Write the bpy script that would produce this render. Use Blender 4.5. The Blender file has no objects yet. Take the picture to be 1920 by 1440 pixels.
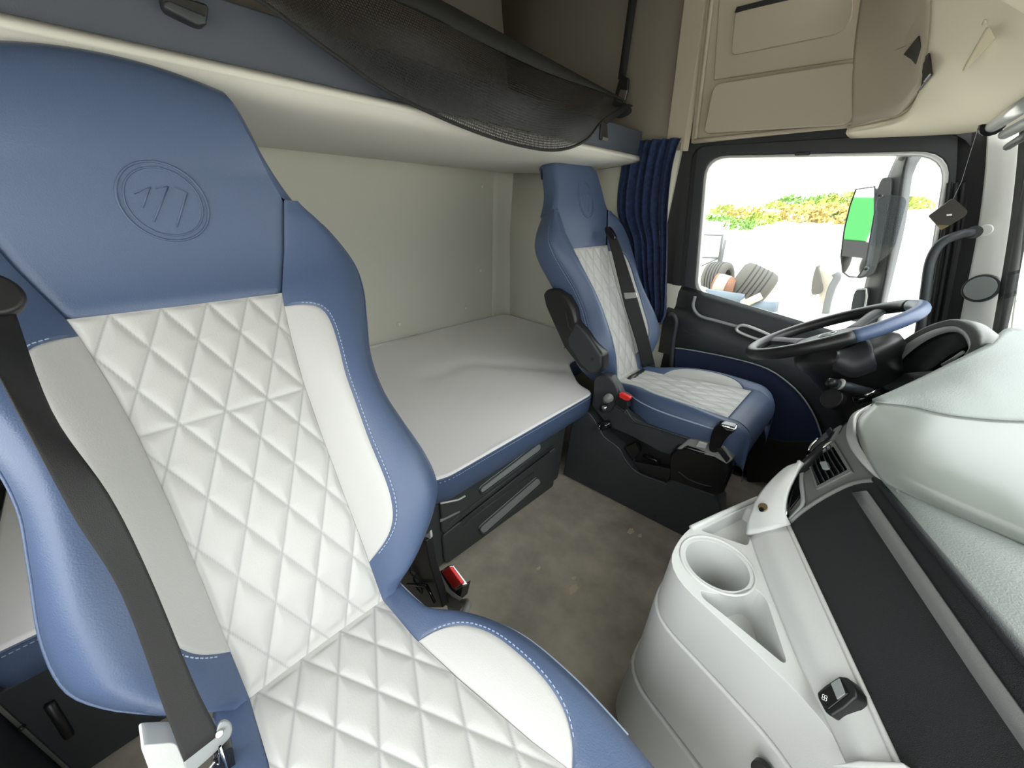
import bpy, bmesh, math, random
from mathutils import Vector as V3, Matrix
random.seed(7)
PI = math.pi
SC = bpy.context.scene
COL = SC.collection

# ------------------------------------------------------------------ camera
H = 1.2                                   # eye height above the cab floor
FPX = 700.0                               # focal length in pixels of the 1920 x 1440 frame
RW = ((0.71904196, 0.3298841, -0.61168222),
      (0.69404066, -0.29543623, 0.65652495),
      (0.03586405, -0.89660131, -0.44138402))
CAMP = V3((0, 0, H))
cam_d = bpy.data.cameras.new('camera'); cam_o = bpy.data.objects.new('camera', cam_d); COL.objects.link(cam_o)
cam_d.sensor_width = 36; cam_d.lens = FPX / 1920 * 36; cam_d.clip_start = .01; cam_d.clip_end = 300
m = Matrix.Identity(4)
for i in range(3):
    m[i][0] = RW[i][0]; m[i][1] = -RW[i][1]; m[i][2] = -RW[i][2]; m[i][3] = CAMP[i]
cam_o.matrix_world = m
SC.camera = cam_o

# ------------------------------------------------------------------ sky, exposure
SC.view_settings.view_transform = 'Standard'; SC.view_settings.look = 'None'
SC.view_settings.gamma = 1; SC.view_settings.use_curve_mapping = False
SC.view_settings.exposure = -0.32
W = bpy.data.worlds.new('overcast_sky'); SC.world = W; W.use_nodes = True
bg = W.node_tree.nodes['Background']
bg.inputs[0].default_value = (0.97, 1.0, 1.0, 1)
_n = W.node_tree.nodes; _l = W.node_tree.links           # overcast sky: three times brighter overhead than at the horizon
_tc = _n.new('ShaderNodeTexCoord'); _sx = _n.new('ShaderNodeSeparateXYZ'); _ma = _n.new('ShaderNodeMath'); _ma.operation = 'MULTIPLY_ADD'; _ma.use_clamp = False
_cl = _n.new('ShaderNodeClamp')
_l.new(_tc.outputs['Generated'], _sx.inputs[0]); _l.new(_sx.outputs['Z'], _cl.inputs[0]); _l.new(_cl.outputs[0], _ma.inputs[0])
_ma.inputs[1].default_value = 6.4; _ma.inputs[2].default_value = 3.2
_l.new(_ma.outputs[0], bg.inputs[1])

# ------------------------------------------------------------------ points on planes of the cab
def P(px, py, ax, val):
    c = (px - 960, py - 720, FPX)
    r = V3([sum(RW[i][k] * c[k] for k in range(3)) for i in range(3)])
    i = 'xyz'.index(ax)
    return CAMP + r * ((val - CAMP[i]) / r[i])
def pX(px, py, x): return P(px, py, 'x', x)
def pY(px, py, y): return P(px, py, 'y', y)
def pZ(px, py, z): return P(px, py, 'z', z)

class Plane:
    def __init__(s, a, b, c):
        s.o = V3(a); s.n = (V3(b) - s.o).cross(V3(c) - s.o).normalized()
        if s.n.dot(CAMP - s.o) < 0: s.n = -s.n
    def p(s, px, py, d=0):
        c = (px - 960, py - 720, FPX); r = V3([sum(RW[i][k] * c[k] for k in range(3)) for i in range(3)])
        q = s.o + s.n * d; return CAMP + r * ((q - CAMP).dot(s.n) / r.dot(s.n))
    def q(s, L, d=0): return [s.p(a, b, d) for a, b in L]

# ------------------------------------------------------------------ materials
def mat(name, col, rough=.5, metal=0., bump=None, var=None, spec=.5, coat=0., alpha_fn=None, sheen=0.):
    """bump=(scale, strength) noise relief, var=(scale, colour2, contrast) mottled colour"""
    m = bpy.data.materials.new(name); m.use_nodes = True
    nt = m.node_tree; N = nt.nodes; L = nt.links; b = N['Principled BSDF']
    b.inputs['Base Color'].default_value = (*col, 1); b.inputs['Roughness'].default_value = rough
    b.inputs['Metallic'].default_value = metal; b.inputs['Specular IOR Level'].default_value = spec
    b.inputs['Coat Weight'].default_value = coat
    b.inputs['Sheen Weight'].default_value = sheen
    tc = N.new('ShaderNodeTexCoord')
    if var:
        n = N.new('ShaderNodeTexNoise'); n.inputs['Scale'].default_value = var[0]; n.inputs['Detail'].default_value = 6
        n.inputs['Roughness'].default_value = .6
        r = N.new('ShaderNodeValToRGB'); k = var[2]
        r.color_ramp.elements[0].position = .5 - k; r.color_ramp.elements[1].position = .5 + k
        r.color_ramp.elements[0].color = (*col, 1); r.color_ramp.elements[1].color = (*var[1], 1)
        L.new(tc.outputs['Object'], n.inputs['Vector']); L.new(n.outputs['Fac'], r.inputs['Fac'])
        L.new(r.outputs['Color'], b.inputs['Base Color'])
    if bump:
        n2 = N.new('ShaderNodeTexNoise'); n2.inputs['Scale'].default_value = bump[0]; n2.inputs['Detail'].default_value = 3
        bu = N.new('ShaderNodeBump'); bu.inputs['Strength'].default_value = bump[1]; bu.inputs['Distance'].default_value = .002
        L.new(tc.outputs['Object'], n2.inputs['Vector']); L.new(n2.outputs['Fac'], bu.inputs['Height'])
        L.new(bu.outputs['Normal'], b.inputs['Normal'])
    return m
def quilt_mat(name, col, thread):
    m = mat(name, col, .42, bump=(420, .15))
    nt = m.node_tree; N = nt.nodes; L = nt.links; b = N['Principled BSDF']
    a = N.new('ShaderNodeAttribute'); a.attribute_name = 'seam'
    mx = N.new('ShaderNodeMixRGB'); mx.inputs[1].default_value = (*col, 1); mx.inputs[2].default_value = (*thread, 1)
    L.new(a.outputs['Fac'], mx.inputs[0]); L.new(mx.outputs[0], b.inputs['Base Color'])
    return m
def net_mat():
    m = mat('black_net', (.012, .012, .012), .6)
    nt = m.node_tree; N = nt.nodes; L = nt.links; b = N['Principled BSDF']; o = N['Material Output']
    uv = N.new('ShaderNodeUVMap')
    v = N.new('ShaderNodeTexVoronoi'); v.inputs['Scale'].default_value = 1.0; v.inputs['Randomness'].default_value = .15
    L.new(uv.outputs[0], v.inputs['Vector'])
    lt = N.new('ShaderNodeMath'); lt.operation = 'LESS_THAN'; lt.inputs[1].default_value = .30
    L.new(v.outputs['Distance'], lt.inputs[0])
    t = N.new('ShaderNodeBsdfTransparent'); mx = N.new('ShaderNodeMixShader')
    L.new(lt.outputs[0], mx.inputs[0]); L.new(b.outputs[0], mx.inputs[1]); L.new(t.outputs[0], mx.inputs[2])
    L.new(mx.outputs[0], o.inputs['Surface'])
    return m
def glass_mat(name, tint, refl):
    m = bpy.data.materials.new(name); m.use_nodes = True
    nt = m.node_tree; N = nt.nodes; L = nt.links; o = N['Material Output']
    N.remove(N['Principled BSDF'])
    t = N.new('ShaderNodeBsdfTransparent'); t.inputs[0].default_value = (*tint, 1)
    g = N.new('ShaderNodeBsdfGlossy'); g.inputs['Roughness'].default_value = .02
    f = N.new('ShaderNodeFresnel'); f.inputs[0].default_value = refl
    mx = N.new('ShaderNodeMixShader')
    L.new(f.outputs[0], mx.inputs[0]); L.new(t.outputs[0], mx.inputs[1]); L.new(g.outputs[0], mx.inputs[2])
    L.new(mx.outputs[0], o.inputs['Surface'])
    return m

BLUE = (.066, .098, .178)
WHITE = (.47, .465, .45)
M = dict(
    blue=mat('blue_leather', BLUE, .40, bump=(520, .25), spec=.5),
    white=mat('white_leather', WHITE, .42, bump=(480, .18)),
    quilt=quilt_mat('quilted_white_leather', WHITE, (.27, .27, .27)),
    thread=mat('pale_blue_thread', (.34, .42, .55), .7),
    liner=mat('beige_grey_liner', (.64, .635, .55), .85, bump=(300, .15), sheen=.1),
    liner_shaded=mat('beige_liner_shaded', (.19, .17, .135), .8, bump=(300, .12)),  # darker copy of the liner, shade above the bunk put into its colour
    locker=mat('beige_locker_plastic', (.44, .39, .30), .6, bump=(700, .12)),
    header=mat('cream_header_plastic', (.76, .70, .54), .6, bump=(700, .1)),
    pillar=mat('pale_pillar_fabric', (.84, .85, .82), .8, bump=(500, .15)),
    pad=mat('grey_bunk_underside', (.58, .57, .52), .8, bump=(380, .12)),
    fascia=mat('dark_blue_fascia', (.055, .063, .085), .55, bump=(500, .15)),
    matt=mat('grey_mattress_fabric', (.82, .80, .81), .9, bump=(900, .25), sheen=.2),
    dark=mat('charcoal_plastic', (.030, .034, .038), .5, bump=(800, .2)),
    console=mat('slate_console_plastic', (.033, .037, .043), .48, bump=(800, .2), var=(9, (.042, .045, .049), .25)),
    cabinet=mat('slate_cabinet_plastic', (.045, .052, .053), .5, bump=(800, .2)),
    handle=mat('grey_handle_plastic', (.27, .29, .29), .5, bump=(700, .1)),
    black=mat('black_plastic', (.012, .012, .013), .4),
    gloss=mat('gloss_black_plastic', (.008, .008, .009), .12),
    rubber=mat('black_rubber', (.014, .015, .016), .6),
    belt=mat('black_webbing', (.010, .0105, .0105), .75, bump=(1400, .5)),
    steel=mat('brushed_steel', (.55, .55, .55), .25, metal=1.),
    chrome=mat('chrome', (.85, .85, .85), .1, metal=1.),
    silver=mat('silver_plastic', (.58, .59, .58), .3, metal=.3),
    red=mat('red_button', (.72, .03, .025), .35),
    navy=mat('navy_curtain_cloth', (.006, .014, .048), .9, sheen=.08, var=(60, (.012, .030, .095), .12)),
    navypanel=mat('navy_door_fabric', (.010, .018, .058), .8, bump=(900, .3)),
    floor=mat('dusty_brown_floor', (.23, .21, .18), .85, bump=(500, .4), var=(4.0, (.52, .47, .39), .2)),
    dust=mat('dried_mud', (.55, .47, .35), .95),
    light=mat('pale_grey_plastic', (.60, .61, .60), .5, bump=(900, .15)),
    lightin=mat('pale_tray_plastic', (.52, .55, .53), .5, bump=(900, .1)),
    dashtop=mat('pale_green_dash_plastic', (.20, .222, .212), .5, bump=(420, .35)),
    dashgl=mat('smooth_sage_dash_panel', (.18, .195, .18), .30, bump=(8, .05)),
    midgrey=mat('mid_grey_trim', (.17, .175, .17), .42, bump=(700, .1)),
    insert=mat('black_weave_insert', (.012, .014, .016), .5, bump=(1300, .6)),
    strip=mat('brushed_grey_strip', (.20, .205, .205), .4, metal=.2, bump=(1300, .3)),
    net=net_mat(),
    glass=glass_mat('window_glass', (.97, .985, .98), 1.12),
    visor=glass_mat('smoked_visor_acrylic', (.62, .66, .67), 1.3),
    mirror=mat('mirror_glass', (.9, .9, .9), .02, metal=1.),
    concrete=mat('pale_concrete_yard', (.62, .58, .50), .9, bump=(3, .2), var=(.6, (.72, .69, .62), .3)),
    whitewall=mat('white_painted_wall', (.82, .82, .80), .8),
    tyre=mat('dusty_tyre_rubber', (.085, .08, .07), .9, bump=(40, .3)),
    rust=mat('rusty_steel', (.20, .10, .06), .8),
    paleblue=mat('faded_blue_steel', (.10, .13, .16), .6),
    cream=mat('pale_wood', (.36, .33, .27), .8),
    leafy=mat('dry_green_leaf', (.30, .36, .07), .8),
    leafg=mat('green_leaf', (.16, .30, .06), .8),
    leafo=mat('tan_leaf', (.46, .36, .12), .8),
    trunk=mat('grey_bark', (.2, .17, .13), .9),
    green=mat('green_truck_paint', (.03, .24, .05), .4),
    orange=mat('orange_paint', (.35, .08, .03), .5),
    grey=mat('grey_paint', (.09, .094, .098), .4),
    card=mat('silver_grey_card', (.10, .095, .085), .35),
    cardgold=mat('gold_card_band', (.30, .23, .10), .4),
    print_=mat('white_print', (.75, .75, .75), .6),
    brass=mat('dull_brass', (.35, .28, .16), .35, metal=1.),
)

# ------------------------------------------------------------------ object helpers
def link(name, me, m, parent=None, smooth=False):
    o = bpy.data.objects.new(name, me); COL.objects.link(o)
    if m is not None: me.materials.append(M[m] if isinstance(m, str) else m)
    if parent is not None: o.parent = parent
    if smooth:
        for p in me.polygons: p.use_smooth = True
    return o
def from_bm(name, bm, m, parent=None, smooth=False, recalc=True):
    if recalc: bmesh.ops.recalc_face_normals(bm, faces=bm.faces[:])
    me = bpy.data.meshes.new(name); bm.to_mesh(me); bm.free()
    return link(name, me, m, parent, smooth)
def bevel(o, w, seg=2, ang=35):
    b = o.modifiers.new('bevel', 'BEVEL'); b.width = w; b.segments = seg; b.limit_method = 'ANGLE'; b.angle_limit = math.radians(ang)
    for p in o.data.polygons: p.use_smooth = True
    wn = o.modifiers.new('wn', 'WEIGHTED_NORMAL'); wn.keep_sharp = True
    return o
def solid(o, t, off=-1):
    s = o.modifiers.new('solid', 'SOLIDIFY'); s.thickness = t; s.offset = off; return o
def thing(name, label, cat, group=None, loc=(0, 0, 0)):
    o = bpy.data.objects.new(name, None); COL.objects.link(o); o.empty_display_size = .05
    o['label'] = label; o['category'] = cat
    if group: o['group'] = group
    return o
def tag(o, label, cat, group=None):
    o['label'] = label; o['category'] = cat
    if group: o['group'] = group
    return o
def struct(o, label=None):
    o['kind'] = 'structure'
    if label: o['label'] = label
    return o
def cr(pts, n, closed=False):
    """Catmull-Rom through pts, n samples per span"""
    pts = [V3(p) for p in pts]; N = len(pts); out = []
    spans = N if closed else N - 1
    for i in range(spans):
        if closed: a, b, c, d = pts[i - 1], pts[i], pts[(i + 1) % N], pts[(i + 2) % N]
        else:
            b, c = pts[i], pts[i + 1]
            a = pts[i - 1] if i else b * 2 - c
            d = pts[i + 2] if i + 2 < N else c * 2 - b
        for k in range(n):
            t = k / n
            out.append(.5 * ((2 * b) + (c - a) * t + (2 * a - 5 * b + 4 * c - d) * t * t + (3 * b - a - 3 * c + d) * t ** 3))
    if not closed: out.append(pts[-1].copy())
    return out
def resample(pts, n):
    d = [0]
    for a, b in zip(pts, pts[1:]): d.append(d[-1] + (b - a).length)
    out = []; j = 0
    for k in range(n):
        s = d[-1] * k / (n - 1)
        while j < len(pts) - 2 and d[j + 1] < s: j += 1
        L = d[j + 1] - d[j]
        out.append(pts[j].lerp(pts[j + 1], (s - d[j]) / L if L > 1e-9 else 0))
    return out
def grid_mesh(name, rows, uv=None):
    nr, nc = len(rows), len(rows[0])
    me = bpy.data.meshes.new(name)
    faces = [(r * nc + c, r * nc + c + 1, (r + 1) * nc + c + 1, (r + 1) * nc + c) for r in range(nr - 1) for c in range(nc - 1)]
    me.from_pydata([p for r in rows for p in r], [], faces)
    if uv:
        l = me.uv_layers.new(name='UVMap')
        for p in me.polygons:
            for li in p.loop_indices:
                vi = me.loops[li].vertex_index; l.data[li].uv = uv(vi // nc, vi % nc)
    return me
def loft(name, curves, m, parent=None, n=24, sub=4, thick=0, flip=False):
    """smooth surface through several open curves (lists of points)"""
    cs = [resample(cr(c, 8), n) for c in curves]
    rows = []
    if len(cs) > 2 and sub > 1:
        cols = [cr([c[k] for c in cs], sub) for k in range(n)]
        rows = [[cols[k][i] for k in range(n)] for i in range(len(cols[0]))]
    else: rows = cs
    if flip: rows = rows[::-1]
    o = link(name, grid_mesh(name, rows), m, parent, True)
    if thick: solid(o, thick)
    return o
def tube(name, pts, r, m, parent=None, seg=10, closed=False, sub=0, caps=True):
    bm = bmesh.new(); add_tube(bm, pts, r, seg, closed, sub, caps)
    return from_bm(name, bm, m, parent, True)
def add_tube(bm, pts, r, seg=10, closed=False, sub=0, caps=True):
    if sub: pts = cr(pts, sub, closed)
    pts = [V3(p) for p in pts]; N = len(pts)
    rs = r if isinstance(r, (list, tuple)) else [r] * N
    if len(rs) != N: rs = [rs[0] + (rs[-1] - rs[0]) * i / (N - 1) for i in range(N)]
    up = None; rings = []
    for i, p in enumerate(pts):
        t = (pts[(i + 1) % N] - pts[i - 1]) if closed else (pts[min(i + 1, N - 1)] - pts[max(i - 1, 0)])
        t.normalize()
        if up is None: up = t.orthogonal().normalized()
        up = (up - t * up.dot(t)).normalized(); s = t.cross(up)
        rings.append([bm.verts.new(p + (up * math.cos(a) + s * math.sin(a)) * rs[i]) for a in [2 * PI * k / seg for k in range(seg)]])
    for i in range(N if closed else N - 1):
        A, B = rings[i], rings[(i + 1) % N]
        for k in range(seg): bm.faces.new((A[k], A[(k + 1) % seg], B[(k + 1) % seg], B[k]))
    if caps and not closed:
        bm.faces.new(rings[0][::-1]); bm.faces.new(rings[-1])
def plate(name, pts, off, m, parent=None, bev=0, smooth=False, seg=2):
    """n-gon pushed along the vector off into a solid plate"""
    bm = bmesh.new(); add_plate(bm, pts, off)
    o = from_bm(name, bm, m, parent, smooth)
    if bev: bevel(o, bev, seg)
    return o
def add_plate(bm, pts, off):
    off = V3(off); a = [bm.verts.new(p) for p in pts]; b = [bm.verts.new(V3(p) + off) for p in pts]
    bm.faces.new(a); bm.faces.new(b[::-1]); n = len(a)
    for i in range(n): bm.faces.new((a[i], b[i], b[(i + 1) % n], a[(i + 1) % n]))
def ring(name, outer, inner, off, m, parent=None, bev=0):
    bm = bmesh.new(); off = V3(off); n = len(outer)
    L = [[bm.verts.new(p) for p in outer], [bm.verts.new(p) for p in inner],
         [bm.verts.new(V3(p) + off) for p in inner], [bm.verts.new(V3(p) + off) for p in outer]]
    for k in range(4):
        A, B = L[k], L[(k + 1) % 4]
        for i in range(n): bm.faces.new((A[i], A[(i + 1) % n], B[(i + 1) % n], B[i]))
    o = from_bm(name, bm, m, parent)
    if bev: bevel(o, bev)
    return o
def rquad(c, r, n=6):
    """rounded polygon from corner points; r = fillet length (one or per corner)"""
    c = [V3(p) for p in c]; N = len(c); out = []
    for i in range(N):
        p, a, b = c[i], c[i - 1], c[(i + 1) % N]
        ri = r[i] if isinstance(r, (list, tuple)) else r
        ra = min(ri, (a - p).length * .49); rb = min(ri, (b - p).length * .49)
        s = p + (a - p).normalized() * ra; e = p + (b - p).normalized() * rb
        for k in range(n + 1):
            t = k / n; out.append(s * (1 - t) ** 2 + p * 2 * t * (1 - t) + e * t * t)
    return out
def add_box(bm, c, d, rot=None):
    vs = [V3((x * d[0] / 2, y * d[1] / 2, z * d[2] / 2)) for x in (-1, 1) for y in (-1, 1) for z in (-1, 1)]
    if rot is not None: vs = [rot @ v for v in vs]
    v = [bm.verts.new(V3(c) + q) for q in vs]
    for f in ((0, 1, 3, 2), (4, 6, 7, 5), (0, 4, 5, 1), (2, 3, 7, 6), (0, 2, 6, 4), (1, 5, 7, 3)): bm.faces.new([v[i] for i in f])
def box(name, c, d, m, parent=None, bev=0, rot=None, seg=2):
    bm = bmesh.new(); add_box(bm, c, d, rot)
    o = from_bm(name, bm, m, parent)
    if bev: bevel(o, bev, seg)
    return o
def disc(name, c, nrm, r, t, m, parent=None, seg=28, bev=0, r2=None):
    q = V3(nrm).normalized().to_track_quat('Z', 'Y'); bm = bmesh.new()
    add_tube(bm, [V3(c), V3(c) + V3(nrm).normalized() * t], [r, r2 or r], seg)
    o = from_bm(name, bm, m, parent)
    if bev: bevel(o, bev)
    else:
        bevel(o, min(.0008, t * .2), 1)
    return o
def interp(tab, x):
    if x <= tab[0][0]: return tab[0][1]
    for (a, b), (c, d) in zip(tab, tab[1:]):
        if x <= c: t = (x - a) / (c - a); return b + (d - b) * t
    return tab[-1][1]
def sinterp(tab, x):
    """smooth (Catmull-Rom) table lookup"""
    n = len(tab)
    if x <= tab[0][0]: return tab[0][1]
    if x >= tab[-1][0]: return tab[-1][1]
    for i in range(n - 1):
        if x <= tab[i + 1][0]:
            x0, y0 = tab[i]; x1, y1 = tab[i + 1]
            m0 = (tab[i + 1][1] - tab[i - 1][1]) / (tab[i + 1][0] - tab[i - 1][0]) if i else (y1 - y0) / (x1 - x0)
            m1 = (tab[i + 2][1] - tab[i][1]) / (tab[i + 2][0] - tab[i][0]) if i + 2 < n else (y1 - y0) / (x1 - x0)
            h = x1 - x0; t = (x - x0) / h
            return (2 * t ** 3 - 3 * t * t + 1) * y0 + (t ** 3 - 2 * t * t + t) * h * m0 + (-2 * t ** 3 + 3 * t * t) * y1 + (t ** 3 - t * t) * h * m1

# ================================================================== THE CAB SHELL
YL = 1.95; YR = -.40; XB = -1.84; ZC = 2.15
struct(box('floor', (-.57, .775, -.03), (2.6, 2.4, .06), 'floor'), 'dusty dark brown rubber cab floor')
struct(plate('wall_rear_1', [(XB, YR, 1.41), (XB, 2.0, 1.41), (XB, 2.0, ZC), (XB, YR, ZC)], (-.04, 0, 0), 'liner_shaded'))
struct(plate('wall_rear', [(XB, YR, 0), (XB, 2.0, 0), (XB, 2.0, 1.41), (XB, YR, 1.41)], (-.04, 0, 0), 'liner'), 'beige grey padded rear wall above the lower bunk')
struct(box('ceiling', (-.9, .775, ZC + .02), (2.0, 2.5, .04), 'liner_shaded'))
# sleeper side walls
SX = (-1.86, -1.6, -1.3, -1.0, -.80)
wl = [[V3((x, y, z)) for x in SX] for (y, z) in ((1.93, 0), (1.90, .5), (1.885, 1.0), (1.895, 1.42))]
o = struct(link('wall_left', grid_mesh('wall_left', wl), 'liner', None, True)); solid(o, .03, 1)
wl = [[V3((x, y, z)) for x in SX] for (y, z) in ((1.895, 1.42), (1.89, 1.6), (1.87, 1.8), (1.80, 2.16))]
wup = struct(link('wall_left_2', grid_mesh('wall_left_2', wl), 'liner_shaded', None, True)); solid(wup, .03, 1)
wr = [[V3((x, YR, z)) for x in (-1.86, -1.4, -.92)] for z in (0, .7, 1.4, 2.16)]
o = struct(link('wall_right', grid_mesh('wall_right', wr), 'liner', None, True)); solid(o, .03, 1)
struct(box('wall_right_1', (-.29, YR - .01, 1.81), (1.30, .03, .72), 'liner_shaded'))  # unseen wall above the doorway, added to darken the upper cab
struct(box('doorway_light_block', (-.60, YR - .01, .42), (.66, .03, .84), 'dark'))  # added panel across part of the open doorway to cut side light
# rounded rear corner
o = struct(loft('trim_1', [[(XB + .0005, 1.74, z), (XB + .035, 1.85, z), (XB + .10, 1.888, z), (XB + .3, 1.885, z)] for z in (.40, 1.0, 1.38)], 'liner', n=12, sub=4))
solid(o, .004)
struct(plate('wall_front', [(.50, YR, 0), (.50, 1.95, 0), (.50, 1.95, .80), (.50, YR, .80)], (.03, 0, 0), 'black'))
# B pillar trim between sleeper wall and door
def wy(z): return interp([(0, 1.93), (1.0, 1.90), (1.45, 1.90), (2.16, 1.78)], z)
bp = [[V3((x, wy(z) - d, z)) for (x, d) in ((-.86, .0), (-.855, .014), (-.80, .016), (-.795, .0))] for z in (1.42, 1.6, 1.8, 2.0, 2.15)]
o = struct(link('trim_2', grid_mesh('trim_2', bp), 'locker')); solid(o, .02, 1)
disc('screw', pX(1291, 152, -.825) , (0, -1, 0), .004, .004, 'black', o)
# lower B pillar, beige, seen under the curtain
struct(box('trim_3', (-.80, 1.93, .42), (.22, .03, .86), 'liner'))
# wall of the sleeper above the bunk: low pressed ribs
for k, x in enumerate((-1.02, -.95)):
    bm = bmesh.new()
    add_plate(bm, rquad([(x, 1.889, 1.62), (x + .03, 1.889, 1.62), (x + .03, 1.83, 2.05), (x, 1.83, 2.05)], .01), (0, -.006, 0))
    o = from_bm('pressed_rib', bm, 'liner_shaded', wup); bevel(o, .003)
# wall buttons on rear wall
for i, (a, b) in enumerate(((748, 608), (872, 577), (900, 507), (903, 350))):
    p = pX(a, b, XB)
    o = disc('wall_button', p, (1, 0, 0), .016, .004, 'liner', bpy.data.objects['wall_rear'], bev=.002)
    disc('button_cap', p + V3((.004, 0, 0)), (1, 0, 0), .007, .004, 'pillar', o)
# small access panels in left wall behind driver seat
for i, q in enumerate((((1085, 318), (1152, 312), (1154, 330), (1085, 333)), ((1120, 357), (1147, 353), (1150, 392), (1122, 398)))):
    pts = [pY(*c, 1.872) for c in q]
    plate('wall_recess', rquad(pts, .02), (0, -.008, 0), 'liner_shaded', bpy.data.objects['wall_left'], bev=.003)
disc('screw', pY(1142, 375, 1.866), (0, -1, 0), .006, .004, 'black', bpy.data.objects['wall_left'])

# ================================================================== DRIVER DOOR
door = thing('door_1', 'dark grey driver door with big side window and navy lower panel', 'door')
del door['category']; door['kind'] = 'structure'
yd = 1.95
inner = [(-.622, yd, .826), (-.717, yd, 1.402), (.037, yd, 1.388), (.20, yd, .735)]
def shrink(pts, d):
    c = sum((V3(p) for p in pts), V3()) / len(pts)
    return [V3(p) + (c - V3(p)).normalized() * d for p in pts]
outer = [(-.70, yd, .70), (-.80, yd, 1.462), (.085, yd, 1.462), (.285, yd, .62)]
RI = [.06, .09, .09, .08]
ring('window_frame', rquad(outer, [.06, .05, .10, .05]), rquad(inner, RI), (0, .05, 0), 'dark', door, .008)
# pale reveal around the pane
ring('glass_reveal', rquad(shrink(inner, -.003), RI), rquad(shrink(inner, .014), [.06, .085, .085, .08]), (0, .03, 0), 'silver', door, .003)
plate('pane', rquad(shrink(inner, .01), RI), (0, .004, 0), 'glass', door).location = (0, .034, 0)
# seal and front window channel
ring('door_seal', rquad([(-.71, 1.93, .69), (-.812, 1.93, 1.472), (.10, 1.93, 1.474), (.30, 1.93, .62)], [.06, .05, .11, .05]),
     rquad([(-.675, 1.93, .70), (-.775, 1.93, 1.44), (.075, 1.93, 1.44), (.265, 1.93, .62)], [.06, .06, .11, .05]), (0, .03, 0), 'rubber', door, .006)
for k in range(3):
    d = .016 * k
    tube('channel_rib', [(.062 + d, yd - .012, 1.30), (.12 + d, yd - .012, 1.10), (.205 + d, yd - .012, .76)], .006, 'rubber', door, sub=4)
box('latch_tab', pY(1505, 289, 1.95) + V3((0, .0, 0)), (.045, .03, .012), 'dark', door, .003)
# lower door panel, with armrest ledge
dp = [[V3((x, y, z + sl * (x + .6))) for x in (-.72, -.5, -.3, -.1, .1, .3)] for (y, z, sl) in
      ((1.95, .84, -.12), (1.925, .81, -.12), (1.93, .74, -.12), (1.90, .715, -.12), (1.885, .66, -.12), (1.90, .58, -.12), (1.93, .40, 0), (1.94, .0, 0))]
o = link('door_panel', grid_mesh('door_panel', dp), 'dark', door, True); solid(o, .03, 1)
# recessed arm cup with pale lip
lip = [pY(*c, 1.90) for c in ((1303, 556), (1300, 575), (1312, 592), (1345, 602), (1388, 614), (1410, 622))]
tube('armrest_lip', lip, .007, 'handle', door, sub=5)
hd = [pY(*c, 1.885) for c in ((1383, 613), (1400, 611), (1450, 632), (1448, 640), (1420, 636), (1385, 622))]
tube('door_handle', hd, .0065, 'silver', door, closed=True, sub=4)
plate('handle_recess', cr([p + V3((0, .004, 0)) for p in hd], 3, True), (0, .004, 0), 'black', door)
nv = [pY(*c, 1.875) for c in ((1264, 652), (1300, 657), (1375, 672), (1440, 692), (1490, 728), (1522, 770), (1540, 815), (1545, 850), (1420, 850), (1264, 790))]
plate('fabric_panel', nv, (0, .02, 0), 'navypanel', door, .006)
tube('panel_piping', [p + V3((0, -.002, 0)) for p in nv[:8]], .0035, 'handle', door, sub=4, seg=6)
lowp = [pY(*c, 1.87) for c in ((1400, 812), (1470, 828), (1560, 826), (1575, 905), (1400, 905))]
plate('kick_panel', lowp, (0, .03, 0), 'black', door, .004)  # black sheet stands in for the dark void of the footwell
# grab handle at rear edge of door opening
tube('door_grab_handle', [pY(*c, 1.86) for c in ((1258, 697), (1262, 640), (1268, 604), (1262, 590), (1254, 592))], .011, 'dark', door, sub=5)
struct(box('wall_left_1', (-.30, 1.99, 1.82), (1.14, .03, .76), 'liner_shaded'))
struct(plate('trim_10', [(-.92, 1.945, 0), (-.67, 1.945, 0), (-.67, 1.945, .80), (-.765, 1.945, 1.47), (-.92, 1.945, 1.47)], (0, .04, 0), 'rubber'))
struct(box('trim_4', (-.675, 1.94, .35), (.05, .05, .72), 'rubber'), 'black rubber seal at the rear edge of the driver door opening')

# ================================================================== A PILLAR, WINDSCREEN, HEADER
ap_l = [pY(1851, 245, 1.90), pY(1846, 330, 1.90), pY(1830, 450, 1.90), pY(1800, 600, 1.90), pY(1785, 680, 1.90)]
ap_m = [pY(1878, 245, 1.875), pY(1875, 330, 1.875), pY(1862, 450, 1.875), pY(1838, 600, 1.875), pY(1820, 680, 1.875)]
ap_r = [pY(1915, 245, 1.86), pY(1908, 330, 1.86), pY(1893, 450, 1.86), pY(1868, 610, 1.86), pY(1852, 690, 1.86)]
apil = struct(loft('trim_5', [ap_l, ap_m, ap_r], 'pillar', n=16, sub=6, thick=.02), 'pale fabric covered windscreen pillar')
ws_l = [pY(1911, 245, 1.84), pY(1904, 330, 1.84), pY(1889, 450, 1.84), pY(1862, 610, 1.84), pY(1846, 690, 1.84)]
ws_r = [pY(1945, 225, 1.80), pY(1928, 330, 1.80), pY(1907, 480, 1.80), pY(1873, 640, 1.80), pY(1860, 700, 1.80)]
struct(loft('trim_6', [ws_l, ws_r], 'rubber', n=16, sub=1, thick=.012), 'black rubber edge of the windscreen')
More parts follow.
